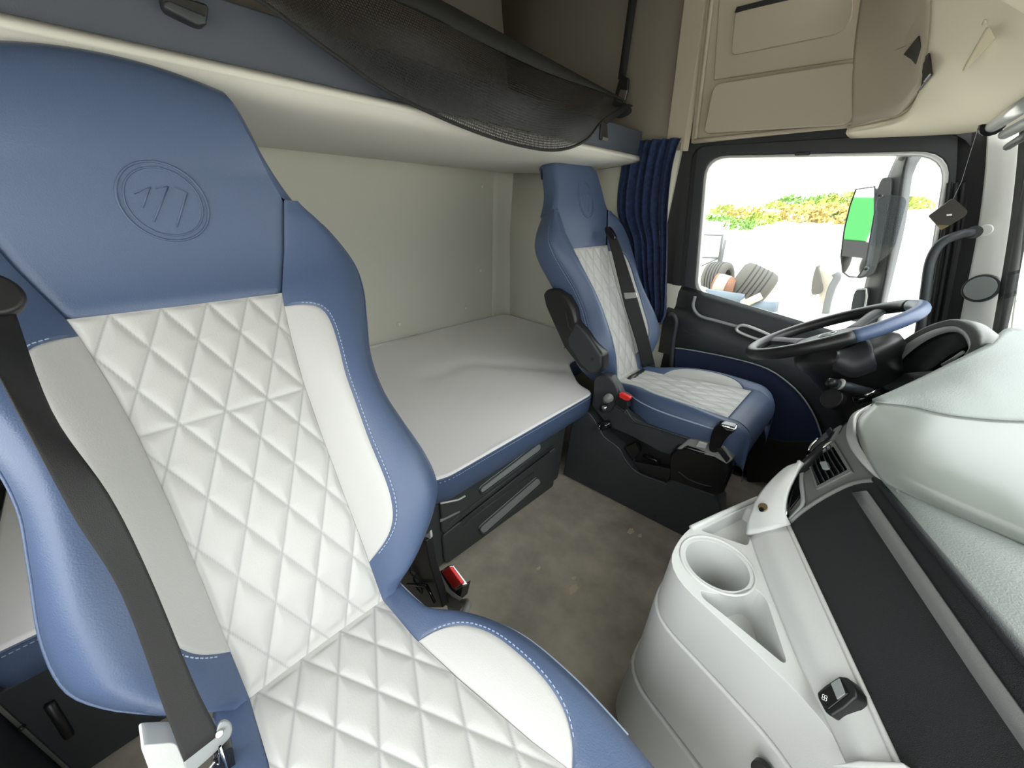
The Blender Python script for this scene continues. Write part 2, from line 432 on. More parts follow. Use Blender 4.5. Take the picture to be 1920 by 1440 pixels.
# windscreen pane, curved
wt = [ws_r[0], V3((.26, 1.3, 1.47)), V3((.34, .78, 1.48)), V3((.26, .2, 1.47)), V3((.16, -.30, 1.43))]
wb = [ws_r[-1], V3((.54, 1.3, .80)), V3((.62, .78, .80)), V3((.54, .2, .80)), V3((.36, -.30, .80))]
ws = struct(loft('window_1', [wt, wb], 'glass', n=30, sub=1), 'curved windscreen above the dashboard'); solid(ws, .005)
struct(loft('trim_11', [[p + V3((-.07, .06, 0)) for p in ap_l], [p + V3((.0, .012, 0)) for p in ap_l], [p + V3((.03, .015, 0)) for p in ap_l]], 'rubber', n=12, sub=3, thick=.01))
# round speaker grille, button and handle on the pillar
spk = tag(disc('pillar_speaker', pY(1842, 541, 1.868), (-.5, -1, .1), .042, .014, 'dark', bev=.004), 'round black speaker grille on the pale windscreen pillar', 'speaker')
disc('grille', pY(1842, 541, 1.868) + V3((-.5, -1, .1)).normalized() * .0135, (-.5, -1, .1), .035, .003, 'handle', spk, bev=.001)
tag(disc('screw_cap', pY(1848, 432, 1.872), (-.45, -1, 0), .017, .006, 'pillar', bev=.003), 'round pale screw cap above the round speaker', 'cap')
gh = thing('pillar_grab_handle', 'black curved grab handle between door window and windscreen pillar', 'handle')
ghp = [pY(1822, 436, 1.85), pY(1800, 440, 1.83), pY(1765, 456, 1.82), pY(1745, 488, 1.82), pY(1736, 540, 1.82), pY(1728, 600, 1.83), pY(1722, 640, 1.84)]
tube('grip', ghp, .013, 'dark', gh, sub=6)
disc('foot', pY(1826, 436, 1.86), (-.1, -1, .1), .018, .012, 'dark', gh)
# front header above the windscreen
hA = [pY(*c, y) for c, y in (((1590, 237), 1.88), ((1650, 226), 1.86), ((1700, 208), 1.80), ((1738, 155), 1.72), ((1752, 90), 1.66), ((1756, 20), 1.62), ((1756, -60), 1.58))]
hB = [pY(*c, y) for c, y in (((1594, 243), 1.91), ((1700, 234), 1.89), ((1790, 222), 1.83), ((1850, 208), 1.72), ((1905, 150), 1.55), ((1935, 40), 1.45), ((1940, -60), 1.40))]
hC = [pY(*c, y) for c, y in (((1600, 248), 1.93), ((1760, 240), 1.92), ((1845, 230), 1.86), ((1925, 190), 1.66), ((2010, 120), 1.40), ((2080, 0), 1.20), ((2090, -60), 1.10))]
hdr = struct(loft('trim_7', [hA, hB, hC], 'header', n=30, sub=8, thick=.02), 'cream overhead moulding above the windscreen')
tube('moulding_bead', [p + V3((0, -.003, 0)) for p in hA], .004, 'locker', hdr, sub=5, seg=6)
for q in (((1836, 55), (1862, 0), (1890, -10), (1880, 28)), ((1850, 52), (1908, 30), (1812, 132), (1800, 140))):
    plate('moulded_facet', [pY(*c, 1.50) for c in q], (.0, .02, .02), 'header', hdr, .004)
# the rest of the header, out of view, closes the roof towards the windscreen
struct(loft('trim_8', [[V3((-.2, y, 1.95)) for y in (1.5, .8, 0, -.4)], [V3((.0, y, 1.62)) for y in (1.42, .8, 0, -.4)], [V3((.22, y, 1.50)) for y in (1.30, .8, 0, -.4)], [V3((.37, y, 1.455)) for y in (1.22, .8, 0, -.4)]], 'header', n=10, sub=4, thick=.02))
struct(box('trim_9', (-.12, .7, 2.1), (.5, 2.3, .06), 'liner_shaded'))
# roller blind
rb = thing('roller_blind', 'grey rolled sun blind at the top corner of the windscreen', 'blind')
a0, a1 = pY(1862, 236, 1.78), pY(1960, 172, 1.30)
tube('roller', [a0, a0.lerp(a1, .5), a1], .016, 'silver', rb, seg=16)
tube('blind_cloth', [a0 + V3((.03, 0, -.02)), a1 + V3((.03, 0, -.02))], .013, 'handle', rb, seg=12)
tube('end_cap', [a0 + V3((-.004, .012, .002)), a0 + V3((.0, -.012, -.001))], .024, 'black', rb, seg=14)
b0, b1 = pY(1890, 275, 1.74), pY(1945, 240, 1.45)
tube('pull_bar', [b0, b1], .009, 'dark', rb, seg=8)
# hanging freshener card
fr = thing('air_freshener_card', 'dark diamond shaped card hanging on a string before the pillar', 'card')
cq = [pY(*c, y) for c, y in (((1741, 405), 1.72), ((1788, 371), 1.72), ((1815, 395), 1.68), ((1812, 404), 1.68), ((1766, 432), 1.70))]
plate('card', rquad(cq, .006, 3), (-.002, .004, 0), 'card', fr, .0006)
plate('gold_band', [cq[0].lerp(cq[4], .62) + V3((-.0015, -.003, 0)), cq[3].lerp(cq[4], .66) + V3((-.0015, -.003, 0)), cq[4] + V3((-.0015, -.003, .001))], (0, .002, 0), 'cardgold', fr)
plate('print', [pY(1775, 402, 1.69), pY(1785, 401, 1.69), pY(1785, 404, 1.69), pY(1775, 405, 1.69)], (0, .001, 0), 'print_', fr)
tube('string', [cq[1] + V3((0, 0, -.003)), pY(1803, 340, 1.75), pY(1818, 290, 1.82), pY(1832, 246, 1.885)], .0006, 'midgrey', fr, seg=5)

# ================================================================== OVERHEAD LOCKER ABOVE THE DRIVER DOOR
lk = thing('overhead_locker', 'beige two door locker moulding above the driver door window', 'locker')
def yl(z): return interp([(1.44, 1.90), (1.60, 1.86), (1.80, 1.82), (2.2, 1.74)], z)
def pL(px, py, d=0):
    """point on the sloping locker face, d metres proud of it"""
    y = 1.85
    for _ in range(12): y = yl(P(px, py, 'y', y)[2])
    return P(px, py, 'y', y - d)
back = [pL(*c) for c in ((1296, 268), (1330, -40), (1640, -70), (1618, 100), (1600, 236))]
plate('locker_body', back, (0, .03, 0), 'locker', lk)
plate('lower_door', rquad([pL(*c, .03) for c in ((1318, 250), (1337, 157), (1606, 114), (1606, 232))], [.02, .03, .02, .05]), (0, .035, 0), 'locker', lk, .006)
plate('upper_door', rquad([pL(*c, .012) for c in ((1370, 104), (1378, 24), (1600, -40), (1598, 58))], [.02, .01, .01, .06]), (0, .02, 0), 'locker', lk, .003)
plate('pull_slot', [pL(*c, .011) for c in ((1382, 14), (1378, 24), (1490, -2), (1490, -14))], (0, -.004, 0), 'black', lk)
tube('bottom_rail', [pL(*c, .01) for c in ((1300, 264), (1450, 249), (1592, 236))], .007, 'locker', lk, sub=4, seg=8)
tube('side_rail', [pL(*c, .006) for c in ((1304, 262), (1318, 140), (1338, -30))], .008, 'locker', lk, sub=4, seg=8)
plate('top_panel', [pL(*c, .004) for c in ((1338, 150), (1350, -40), (1625, -65), (1612, 108))], (0, .015, 0), 'locker', lk, .004)
# corner console with switches
cc = thing('overhead_corner_console', 'beige rounded corner console with black switches above the windscreen pillar', 'console')
c0 = [pL(*c, .012) for c in ((1606, 232), (1609, 112), (1638, -60))]
c1 = [pY(*c, y) for c, y in (((1650, 222), 1.84), ((1660, 100), 1.80), ((1680, -60), 1.70))]
c2 = [pY(*c, y) for c, y in (((1698, 206), 1.79), ((1722, 75), 1.72), ((1735, -60), 1.60))]
c3 = [pY(*c, y) for c, y in (((1740, 155), 1.70), ((1757, 60), 1.63), ((1760, -60), 1.56))]
loft('console_shell', [c0, c1, c2, c3], 'locker', cc, n=14, sub=8, thick=.02)
tube('seam_line', [c0[0] + V3((0, -.002, 0)), c0[1] + V3((0, -.002, 0)), c0[2] + V3((0, -.002, 0))], .002, 'black', cc, seg=6)
tube('shelf_lip', [pL(1612, 112, .02), pY(1660, 98, 1.78), pY(1705, 82, 1.72), pY(1735, 55, 1.66), pY(1745, 0, 1.62)], .006, 'liner_shaded', cc, sub=5, seg=8)
bol = ((1696, 80), (1703, 60), (1735, 10), (1742, 0), (1744, 14), (1725, 60), (1706, 80))
def yS(px, py, d=.022):
    a = interp([(1606, 1.875), (1650, 1.84), (1698, 1.79), (1745, 1.69)], px); b = interp([(1638, 1.77), (1680, 1.70), (1735, 1.60), (1760, 1.56)], px)
    return P(px, py, 'y', b + (a - b) * min(1, max(0, (py + 60) / 250)) - d)
sw = [yS(*c, .03) for c in ((1693, 102), (1722, 66), (1727, 88), (1717, 122), (1708, 112))]
plate('rounded_bolster', cr([yS(*c, .02) for c in bol], 4, True), (.01, .015, 0), 'locker', cc, .005)
plate('rocker_switch', sw, (.005, .008, 0), 'black', cc, .002)
plate('reading_lamp', [yS(*c) for c in ((1714, 128), (1741, 98), (1745, 140), (1718, 174))], (.005, .008, 0), 'dark', cc, .002)
plate('lamp_lens', [yS(*c, .028) for c in ((1727, 124), (1741, 104), (1744, 138), (1731, 154))], (.003, .004, 0), 'gloss', cc, .001)

# ================================================================== UPPER BUNK
XF = -.98
ub = thing('upper_bunk', 'grey padded upper bunk with dark blue front band, folded above the lower bed', 'bunk')
ys = [-.38, .2, .8, 1.4, 1.72, 1.85]
def row(f): return [V3(f(y)) for y in ys]
e = lambda y: 0 if y < 1.6 else (y - 1.6) / .265
under = [row(lambda y: (XF + .012, y, 1.402)), row(lambda y: (XF - .04, y, 1.372 + .02 * e(y))), row(lambda y: (XF - .25, y, 1.352 + .02 * e(y))),
         row(lambda y: (XF - .55, y, 1.352 + .01 * e(y))), row(lambda y: (XB + .01, y, 1.366))]
loft('bunk_underside', under, 'pad', ub, n=30, sub=8, thick=.02)
plate('front_band', rquad([(XF, -.38, 1.402), (XF, 1.85, 1.402), (XF, 1.85, 1.497), (XF, -.38, 1.497)], .006), (-.02, 0, 0), 'fascia', ub, .005)
box('bunk_top', (-1.42, .75, 1.45), (.82, 2.2, .06), 'matt', ub, .02)
lq = [pX(*c, XF + .03) for c in ((300, -20), (392, 8), (388, 47), (372, 46), (308, 14))]
plate('latch_handle', rquad(lq, .008), (-.035, 0, 0), 'black', ub, .005)
ul = [pX(*c, XF + .035) for c in ((306, 4), (316, 0), (388, 30), (388, 46), (372, 47), (308, 14))]
plate('latch_lip', ul, (-.01, 0, 0), 'dark', ub, .003)
# black mesh safety net and its strap
nt = thing('bunk_safety_net', 'black mesh safety net sagging loosely along the upper bunk front', 'net')
low = [(640 - 470, -150), (330, -80), (480, 0), (560, 58), (640, 115), (730, 175), (860, 236), (960, 270), (1040, 282), (1095, 264), (1128, 226), (1160, 200)]
lowp = [pX(a, b, XF + .055) for a, b in low]; lowp[-1] = V3((-1.04, 1.74, 1.575)); lowp[-2].x = XF + .02; lowp[-2] = pX(1128, 226, XF + .01)
lowp = resample(cr(lowp, 8), 90)
topp = resample([V3((-1.02, .05, 1.635)), V3((-1.01, .75, 1.632)), V3((-1.045, 1.75, 1.60))], 90)
rows = []
NR = 26
for r in range(NR + 1):
    t = r / NR; R_ = []
    for k in range(90):
        s = k / 89
        p = lowp[k].lerp(topp[k], t)
        belly = math.sin(PI * min(1, t * 1.15)) * .035 * math.sin(PI * min(1, max(0, s)))
        fold = .010 * math.sin(9 * s + 6 * t) * math.sin(PI * t) + .006 * math.sin(23 * s - 9 * t) * math.sin(PI * t)
        R_.append(p + V3((belly + fold + .004, 0, -.006 * math.sin(14 * s) * math.sin(PI * t))))
    rows.append(R_)
o = link('mesh', grid_mesh('mesh', rows, lambda r, c: (c / 89 * 1.75 / .0066, r / NR * .26 / .0066)), 'net', nt, True)
tb = [rows[NR][k] for k in range(90)]
hem = [[p + V3((.004, 0, .004)) for p in tb], [p.lerp(lowp[k], .17) + V3((.010, 0, 0)) for k, p in enumerate(tb)]]
o = link('top_hem', grid_mesh('top_hem', hem), 'belt', nt, True); solid(o, .002)
tube('edge_cord', [p + V3((.005, 0, 0)) for p in lowp], .0045, 'belt', nt, seg=6)
st = thing('net_strap', 'black webbing strap with buckle hanging at the driver end of the net', 'strap')
s0, s1 = V3((-1.083, 1.79, 2.12)), V3((-1.088, 1.79, 1.69))
def ribbon(name, pts, w, m, parent, wdir, t=.0016):
    w = V3(wdir).normalized() * w / 2
    me = grid_mesh(name, [[V3(p) - w for p in pts], [V3(p) for p in pts], [V3(p) + w for p in pts]])
    o = link(name, me, m, parent, True); solid(o, t, 0); return o
ribbon('webbing', [s0, s1], .034, 'belt', st, (1, .25, 0))
bk = [pY(*c, 1.775) for c in ((1163, 139), (1177, 147), (1176, 168), (1167, 198), (1158, 206), (1147, 196))]
plate('buckle', rquad(bk, .006), (.004, .012, 0), 'black', st, .003)
plate('steel_slide', [pY(*c, 1.77) for c in ((1163, 167), (1176, 169), (1169, 198), (1156, 190))], (0, .004, 0), 'steel', st, .001)
plate('release_tab', cr([pY(*c, 1.76) for c in ((1152, 216), (1160, 196), (1172, 193), (1183, 204), (1178, 214), (1160, 222))], 3, True), (0, .01, 0), 'dark', st, .003)
lp = [pX(*c, XF + .008) for c in ((1128, 226), (1139, 232), (1141, 262), (1126, 262))]
plate('lower_webbing', [V3((-1.02, 1.76, 1.59)), V3((-1.02, 1.80, 1.59)), lp[1], lp[0]], (-.003, 0, 0), 'belt', st)
plate('bunk_anchor', rquad(lp, .006), (-.008, 0, 0), 'black', st, .002)
plate('anchor_pin', [pX(*c, XF + .011) for c in ((1131, 256), (1141, 259), (1140, 265), (1130, 262))], (-.004, 0, 0), 'steel', st, .001)
hg = thing('bunk_hinge_bracket', 'small beige bracket with two bolts beside the upper bunk end', 'bracket')
plate('plate', rquad([pY(*c, 1.87) for c in ((1180, 238), (1214, 233), (1212, 256), (1200, 272), (1181, 250))], .01), (0, .012, 0), 'liner_shaded', hg, .002)
for c in ((1186, 245), (1207, 242)): disc('bolt', pY(*c, 1.868), (0, -1, 0), .010, .005, 'black', hg)

# ================================================================== LOWER BUNK
cab = thing('bunk_cabinet', 'slate grey plastic drawer cabinet carrying the lower bunk mattress', 'cabinet')
XC = -.79
box('cabinet_body', (-1.31, .83, .19), (1.0, .76, .37), 'cabinet', cab, .02)
plate('front_cover', rquad([(XC, .44, .004), (XC, 1.205, .004), (XC, 1.225, .375), (XC, .44, .375)], .02), (-.03, 0, 0), 'cabinet', cab, .012)
XD = XC + .012
def drawer(name, q, hq, ribs):
    d = plate(name, rquad([pX(*c, XD) for c in q], .02), (-.012, 0, 0), 'cabinet', cab, .005)
    plate('handle', rquad([pX(*c, XD + .003) for c in hq], .022), (-.012, 0, 0), 'handle', d, .003)
    tube('handle_lip', [p + V3((.004, 0, 0)) for p in rquad([pX(*c, XD + .002) for c in hq], .022)], .003, 'cabinet', d, seg=6, closed=True)
    for a, b in ribs: tube('pressed_line', [pX(*a, XD + .001), pX(*b, XD + .001)], .0028, 'cabinet', d, seg=6)
drawer('upper_drawer', ((830, 1003), (1046, 828), (1046, 780), (826, 935)), ((897, 916), (1012, 828), (1016, 842), (903, 926)),
       (((838, 985), (862, 965)), ))
drawer('lower_drawer', ((836, 1060), (1038, 912), (1044, 838), (830, 1006)), ((896, 990), (1008, 893), (1016, 905), (906, 1003)),
       (((862, 966), (1036, 836)), ((864, 978), (1030, 848)), ((866, 986), (1000, 886))))
plate('drawer_gap', [pX(*c, XD + .001) for c in ((826, 975), (862, 958), (862, 961), (826, 979))], (-.004, 0, 0), 'handle', cab)
# mattress: wide middle, narrower beside each seat
mt = thing('lower_bunk_mattress', 'thin grey mattress with blue leather edge on the slate cabinet', 'mattress')
ZT, ZB = .48, .372
out2 = [(-1.83, -.36), (-1.83, 1.86), (-.98, 1.86), (-.98, 1.47), (-.935, 1.42), (-.80, 1.295), (-.712, 1.285), (-.708, .47), (-.80, .38), (-.875, .30), (-.875, -.36)]
rr = [.04, .08, .03, .05, .10, .06, .05, .06, .08, .05, .03]
edge = rquad([(a, b, ZT) for a, b in out2], rr, 8)
bm = bmesh.new()
N = len(edge); cen = V3((-1.25, .80, 0))
def lay(inset, z):
    """inset ring"""
    L = []
    for i, p in enumerate(edge):
        a, b = edge[i - 1], edge[(i + 1) % N]
        t = (b - a); nrm = V3((t.y, -t.x, 0))
        nrm = nrm.normalized() if nrm.length > 1e-6 else V3((0, 0, 0))
        L.append(bm.verts.new(V3((p.x - nrm.x * inset * MS, p.y - nrm.y * inset * MS, z))))
    return L
MS = 1
ar = sum(edge[i - 1].x * edge[i].y - edge[i].x * edge[i - 1].y for i in range(N))
MS = 1 if ar > 0 else -1
def bridge(A, B):
    for i in range(N): bm.faces.new((A[i], A[(i + 1) % N], B[(i + 1) % N], B[i]))
L1 = lay(.012, ZB); L2 = lay(.0, ZB + .012); L3 = lay(-.004, (ZT + ZB) / 2); L4 = lay(.0, ZT - .012)
bridge(L1, L2); bridge(L2, L3); bridge(L3, L4); bm.faces.new(L1)
from_bm('blue_edge', bm, 'blue', mt, True)
# top: dense sheet clipped to the outline, sagging a little with one crease
bm = bmesh.new()
L4 = lay(.0, ZT - .012); L5 = lay(.004, ZT - .004); L6 = lay(.012, ZT); bridge(L4, L5); bridge(L5, L6)
f = bm.faces.new(L6)
bmesh.ops.triangulate(bm, faces=[f])
for k in range(5):
    es = [e_ for e_ in bm.edges if e_.calc_length() > .045 and all(v.co.z > ZT - .003 for v in e_.verts)]
    if not es: break
    bmesh.ops.subdivide_edges(bm, edges=es, cuts=1)
    bmesh.ops.triangulate(bm, faces=[f_ for f_ in bm.faces if len(f_.verts) > 3])
def seg_d(x, y, a, b):
    ax, ay = a; bx, by = b; t = max(0, min(1, ((x - ax) * (bx - ax) + (y - ay) * (by - ay)) / ((bx - ax) ** 2 + (by - ay) ** 2)))
    return math.hypot(x - ax - t * (bx - ax), y - ay - t * (by - ay)), t
cr1 = [pZ(800, 705, ZT), pZ(880, 678, ZT), pZ(930, 682, ZT), pZ(1066, 689, ZT)]
for v in bm.verts:
    if v.co.z > ZT - .003:
        x, y = v.co.x, v.co.y
        d = min(seg_d(x, y, (a.x, a.y), (b.x, b.y))[0] for a, b in zip(cr1, cr1[1:]))
        behind = x < -.95
        v.co.z -= .012 * math.exp(-(d / .045) ** 2)
        v.co.z += .010 * math.exp(-((x + 1.35) ** 2 / .05 + (y - 1.2) ** 2 / .12)) - .004
        v.co.z += .0025 * math.sin(9 * x + 4 * y) * math.sin(7 * y)
from_bm('mattress_top', bm, 'matt', mt, True)
bm = bmesh.new(); tp = lay(.001, ZT - .012)
pts = [v.co.copy() for v in tp]; bm.free()
tube('edge_piping', [p + V3((0, 0, 0)) for p in pts], .003, 'blue', mt, seg=6, closed=True)
tube('hem_trim', [pX(*c, -.706) for c in ((826, 944), (846, 940), (860, 937), (872, 930))], .003, 'white', mt, seg=6)
bm = bmesh.new(); fr_ = [p for p in pts if p.x > -.9]
for i in range(len(pts)):
    a, b = pts[i], pts[(i + 1) % N]
    if a.x < -.9 or b.x < -.9: continue
    n_ = max(1, int((b - a).length / .008))
    for k in range(n_):
        q = a.lerp(b, (k + .5) / n_); t = (b - a).normalized(); nr = V3((t.y, -t.x, 0)) * MS
        if (b-a).length < 1e-5: continue
        rot = Matrix((t, nr, V3((0, 0, 1)))).transposed()
        add_box(bm, q + nr * .003 - V3((0, 0, .008)), (.005, .0014, .0014), rot)
o = from_bm('stitching', bm, 'thread', mt); o['kind'] = 'stuff'
plate('sewn_tag', [pX(*c, XB + .012) for c in ((768, 630), (782, 626), (782, 629), (769, 634))], (.002, 0, 0), 'white', mt)
# rest of the lower bunk beside the passenger seat
sc_ = thing('side_locker', 'dark locker below the bunk behind the passenger seat', 'locker')
box('locker_body', (-1.37, -.0, .18), (.88, .74, .36), 'black', sc_, .01)
plate('locker_front', rquad([(-.915, -.385, .01), (-.915, .36, .01), (-.915, .36, .35), (-.915, -.385, .35)], .02), (-.02, 0, 0), 'dark', sc_, .006)
tube('front_slot', [pX(92, 1320, -.91), pX(130, 1380, -.91)], .008, 'black', sc_, seg=6)
tube('front_screw', [pX(38, 1368, -.91), pX(44, 1362, -.91)], .005, 'black', sc_, seg=6)
bt = thing('shaded_side_bracket', 'ribbed beige bracket, brown shade put in its colour, on the side wall behind the passenger seat', 'bracket')
plate('bracket_plate', [pY(*c, YR + .01) for c in ((-30, 985), (30, 1000), (38, 1075), (-30, 1110))], (0, .015, 0), 'liner_shaded', bt, .004)  # beige trim, its brown shadow painted into the plate colour
tube('bracket_rib', [pY(*c, YR + .03) for c in ((-30, 1080), (10, 1075), (40, 1068))], .008, 'liner', bt, seg=8)
tube('bracket_brace', [pY(*c, YR + .03) for c in ((-30, 1105), (5, 1100), (40, 1092))], .006, 'liner', bt, seg=8)

# ================================================================== SEATS
PITCH = .0605
def dgroove(u, v, ou, ov, seamv=None):
    p = ((u - ou) - .48 * (v - ov)) / PITCH; r = ((u - ou) + .48 * (v - ov)) / PITCH
    fp, fr_ = p - math.floor(p), r - math.floor(r)
    dp = min(fp, 1 - fp); dr = min(fr_, 1 - fr_)
    d = min(dp, dr) * PITCH * .9
    if seamv is not None: d = min(d, abs(v - seamv))
    puff = (1 - math.exp(-(d / .0075) ** 1.3))
    return puff, d
HW = [(0, .135), (.02, .160), (.04, .188), (.07, .220), (.10, .246), (.14, .266), (.20, .265), (.28, .250), (.35, .240), (.43, .247), (.51, .272), (.58, .293), (.64, .296), (.70, .270), (.76, .224), (.80, .198), (.85, .178), (.90, .168), (.95, .160), (1.1, .150)]
QW = [(0, .104), (.2, .106), (.3, .109), (.42, .116), (.50, .125), (.575, .136), (.60, .141), (.68, .17), (.76, .192), (.80, .176), (.9, .152), (1.1, .13)]
HB = [(0, .015), (.05, .05), (.14, .082), (.3, .078), (.45, .068), (.55, .058), (.65, .040), (.72, .018), (.77, -.004), (.85, -.010), (1.1, -.012)]
BASE = [(-.1, 0), (0, 0), (.12, .012), (.25, .014), (.42, .004), (.6, .0), (.75, .014), (.93, .030), (1.1, .03)]
BW = [(.070, .104), (.078, .115), (.095, .134), (.115, .148), (.14, .157), (.18, .162), (.27, .163), (.34, .167), (.40, .172), (.46, .182), (.50, .187), (.53, .186), (.55, .176), (.565, .155), (.572, .136)]
SV0, SVT, SR = -.04, .93, .05
def spine(s):
    if s <= SVT: return s, 0.
    a = min((s - SVT) / SR, PI)
    return SVT + SR * math.sin(a), -SR * (1 - math.cos(a))
def knots(s):
    q, hw, h, b = interp(QW, s), sinterp(HW, max(s, 0)), sinterp(HB, s), sinterp(BASE, s)
    hw = max(hw, q + .004); g = max(0., min(1., (hw - q) / .06)); h *= g
    if s > .76:
        k = 1 - max(0., min(1., (s - SVT) / (SR * PI)))
        return [(x * (1 - .28 * (1 - k) ** 1.5), b - .004 + (y - b + .004) * k) for x, y in ((q, b - .004), (q + .5 * (hw - q), b - .010), (q + .85 * (hw - q), b - .020), (hw, b - .042), (hw, b - .070), (hw - .014, b - .085), (hw * .6, b - .092), (0, b - .095))]
    return [(q, b + .002), (q + .34 * (hw - q), b + .72 * h), (q + .70 * (hw - q), b + h), (hw - .006, b + .5 * h - .004), (hw, b - .035), (hw - .018, b - .085), (hw * .6, -.115), (0, -.12)]
def prof(s, n=8):
    return [(p.x, p.y) for p in cr([(a, b, 0) for a, b in knots(s)], n)]
def srows(a, b, step):
    n = max(2, int(round((b - a) / step))); return [a + (b - a) * i / n for i in range(n + 1)]

CQ = [(0, .104), (.1, .106), (.2, .118), (.325, .139), (.37, .150), (.43, .16), (.6, .16)]
CH = [(-.02, .150), (.04, .154), (.08, .162), (.12, .195), (.17, .222), (.23, .240), (.31, .246), (.38, .244), (.45, .236), (.50, .222), (.54, .20), (.62, .19)]
CB = [(.108, .107), (.118, .128), (.135, .152), (.16, .172), (.20, .188), (.25, .195), (.30, .196), (.34, .188), (.365, .172), (.38, .152)]
CHB = [(0, .004), (.1, .016), (.2, .026), (.3, .026), (.4, .014), (.5, .004), (.6, 0)]

class Seat:
    def __init__(s, name, label, O, rec, lean, tilt, group, yaw=0., outer=-1, fine=.0026, hs=1.0, hf=0., ve=.405, vend=.535):
        s.hs = hs; s.hf = hf; s.ve = ve; s.vend = vend; s.O = V3(O); s.lean = lean; s.fine = fine
        c, n = math.cos(rec), math.sin(rec)
        s.V = V3((-n, 0, c)); s.N = V3((c, 0, n)); s.U = V3((0, 1, 0))
        s.F = V3((math.cos(tilt), 0, math.sin(tilt))); s.K = V3((-math.sin(tilt), 0, math.cos(tilt)))
        if yaw:
            R = Matrix.Rotation(yaw, 3, 'Z')
            for k in 'VNUFK': setattr(s, k, R @ getattr(s, k))
        s.root = thing(name, label, 'seat', group)
        s.build()
    def back(s, u, sv, w):
        v, dw = spine(sv)
        if s.hf > .05 and u < -.11: u = -.11 + (u + .11) * interp([(.08, .80), (.20, .87), (.32, .93), (.60, 1.0)], sv)
        if v > .6: v = .6 + (v - .6) * s.hs
        if sv > .80: v += min(1, (sv - .80) / .13) * ((.026 if s.hf > .05 else .032) * (1 - (u / .15) ** 2) - (.030 if s.hf > .05 else .004))
        if sv > .62: t = min(1, (sv - .62) / .31); w += s.hf * t * t * (3 - 2 * t)
        return s.O + s.U * (u + s.lean * v) + s.V * v + s.N * (w + dw)
    def seat(s, u, v, w): return s.O + s.U * u + s.F * v + s.K * w
    def cspine(s, v):
        f = s.vend - .075
        if v <= f: return v, 0
        a = min((v - f) / .075, PI / 2 + .0); e = max(0, v - f - .075 * PI / 2)
        return f + .075 * math.sin(a), -.075 * (1 - math.cos(a)) - e
    def cush(s, u, v, w):
        v = v * s.ve / .405 if v < .405 else s.ve + (v - .405) * (s.vend - s.ve) / .13
        vv, dw = s.cspine(v); return s.seat(u, vv, w + dw)
    def cknots(s, v):
        q, hw, h = interp(CQ, v), sinterp(CH, v), sinterp(CHB, v)
        hw = max(hw, q + .015)
        return [(q, .0), (q + .36 * (hw - q), .75 * h), (q + .70 * (hw - q), h), (hw - .006, h * .3 - .012), (hw + .002, -.055), (hw - .004, -.11), (hw - .03, -.135)]
    def cprof(s, v): return [(p.x, p.y) for p in cr([(a, b, 0) for a, b in s.cknots(v)], 8)]
    def surf(s, name, rows, m, parent=None, attr=None):
        me = grid_mesh(name, rows)
        if attr:
            a = me.attributes.new('seam', 'FLOAT', 'POINT'); a.data.foreach_set('value', [x for r in attr for x in r])
        return link(name, me, m, parent or s.root, True)
    def strip(s, name, m, pos, prof_fn, rng, step, lo, hi, side, ncol, flat=.003):
        """part of the padded profile between arc positions lo(s), hi(s)"""
        rows = []
        for sv in srows(rng[0], rng[1], step):
            pr = prof_fn(sv); n = len(pr) - 1; a, b = lo(sv), hi(sv); R_ = []
            for k in range(ncol + 1):
                t = a + (b - a) * k / ncol; i = min(int(t), n - 1); f = t - i
                u = pr[i][0] + (pr[i + 1][0] - pr[i][0]) * f; w = pr[i][1] + (pr[i + 1][1] - pr[i][1]) * f
                e = min(k, ncol - k) / ncol * abs(b - a) * .008
                w -= flat * math.exp(-(e / .004) ** 2)
                R_.append(pos(side * u, sv, w))
            rows.append(R_)
        return s.surf(name, rows, m)
    def tfind(s, pr, u):
        for i in range(len(pr) - 1):
            if pr[i + 1][0] >= u: return i + max(0, min(1, (u - pr[i][0]) / max(1e-6, pr[i + 1][0] - pr[i][0])))
        return len(pr) - 1
    def stitch(s, bm, pts, off, step=.0075, size=(.0045, .0013, .0012)):
        pts = resample(pts, max(3, int(sum((b - a).length for a, b in zip(pts, pts[1:])) / step)))
        for a, b in zip(pts, pts[1:]):
            t = (b - a)
            if t.length < 1e-6: continue
            t.normalize(); n = off.normalized(); y = n.cross(t)
            if y.length < 1e-4: continue
            y.normalize(); n = t.cross(y)
            add_box(bm, a.lerp(b, .5), size, Matrix((t, y, n)).transposed())
    def build(s):
        F = s.fine
        # --- backrest quilt
        rows, at = [], []; NQ = int(.25 / F)
        for v in srows(-.03, .60, F):
            q = interp(QW, v); b = sinterp(BASE, v); R_, A_ = [], []
            for k in range(NQ + 1):
                u = -q + 2 * q * k / NQ
                pf, d = dgroove(u, v, .0225, .60, .405)
                ed = min(q - abs(u), .60 - v, v - .006)
                pf *= (1 - math.exp(-(max(ed, 0) / .006) ** 2))
                R_.append(s.back(u, v, b + .002 * (u / q) ** 2 - .004 + .0048 * pf)); A_.append(math.exp(-(d / .0013) ** 2) * .8)
            rows.append(R_); at.append(A_)
        qo = s.surf('backrest_quilt', rows, 'quilt', None, at)
        # --- head panel
        rows = []
        for sv in srows(.60, SVT + SR * PI, .008):
            q = interp(QW, sv); b = sinterp(BASE, sv); R_ = []
            for k in range(41):
                u = -q + 2 * q * k / 40
                w = b + .004 - .006 * (abs(u) / q) ** 2 - .002
                w -= .005 * math.exp(-((sv - .60) / .006) ** 2)
                if sv < .76: w -= .004 * math.exp(-((q - abs(u)) / .005) ** 2)
                R_.append(s.back(u, sv, w))
            rows.append(R_)
        s.surf('headrest_panel', rows, 'blue')
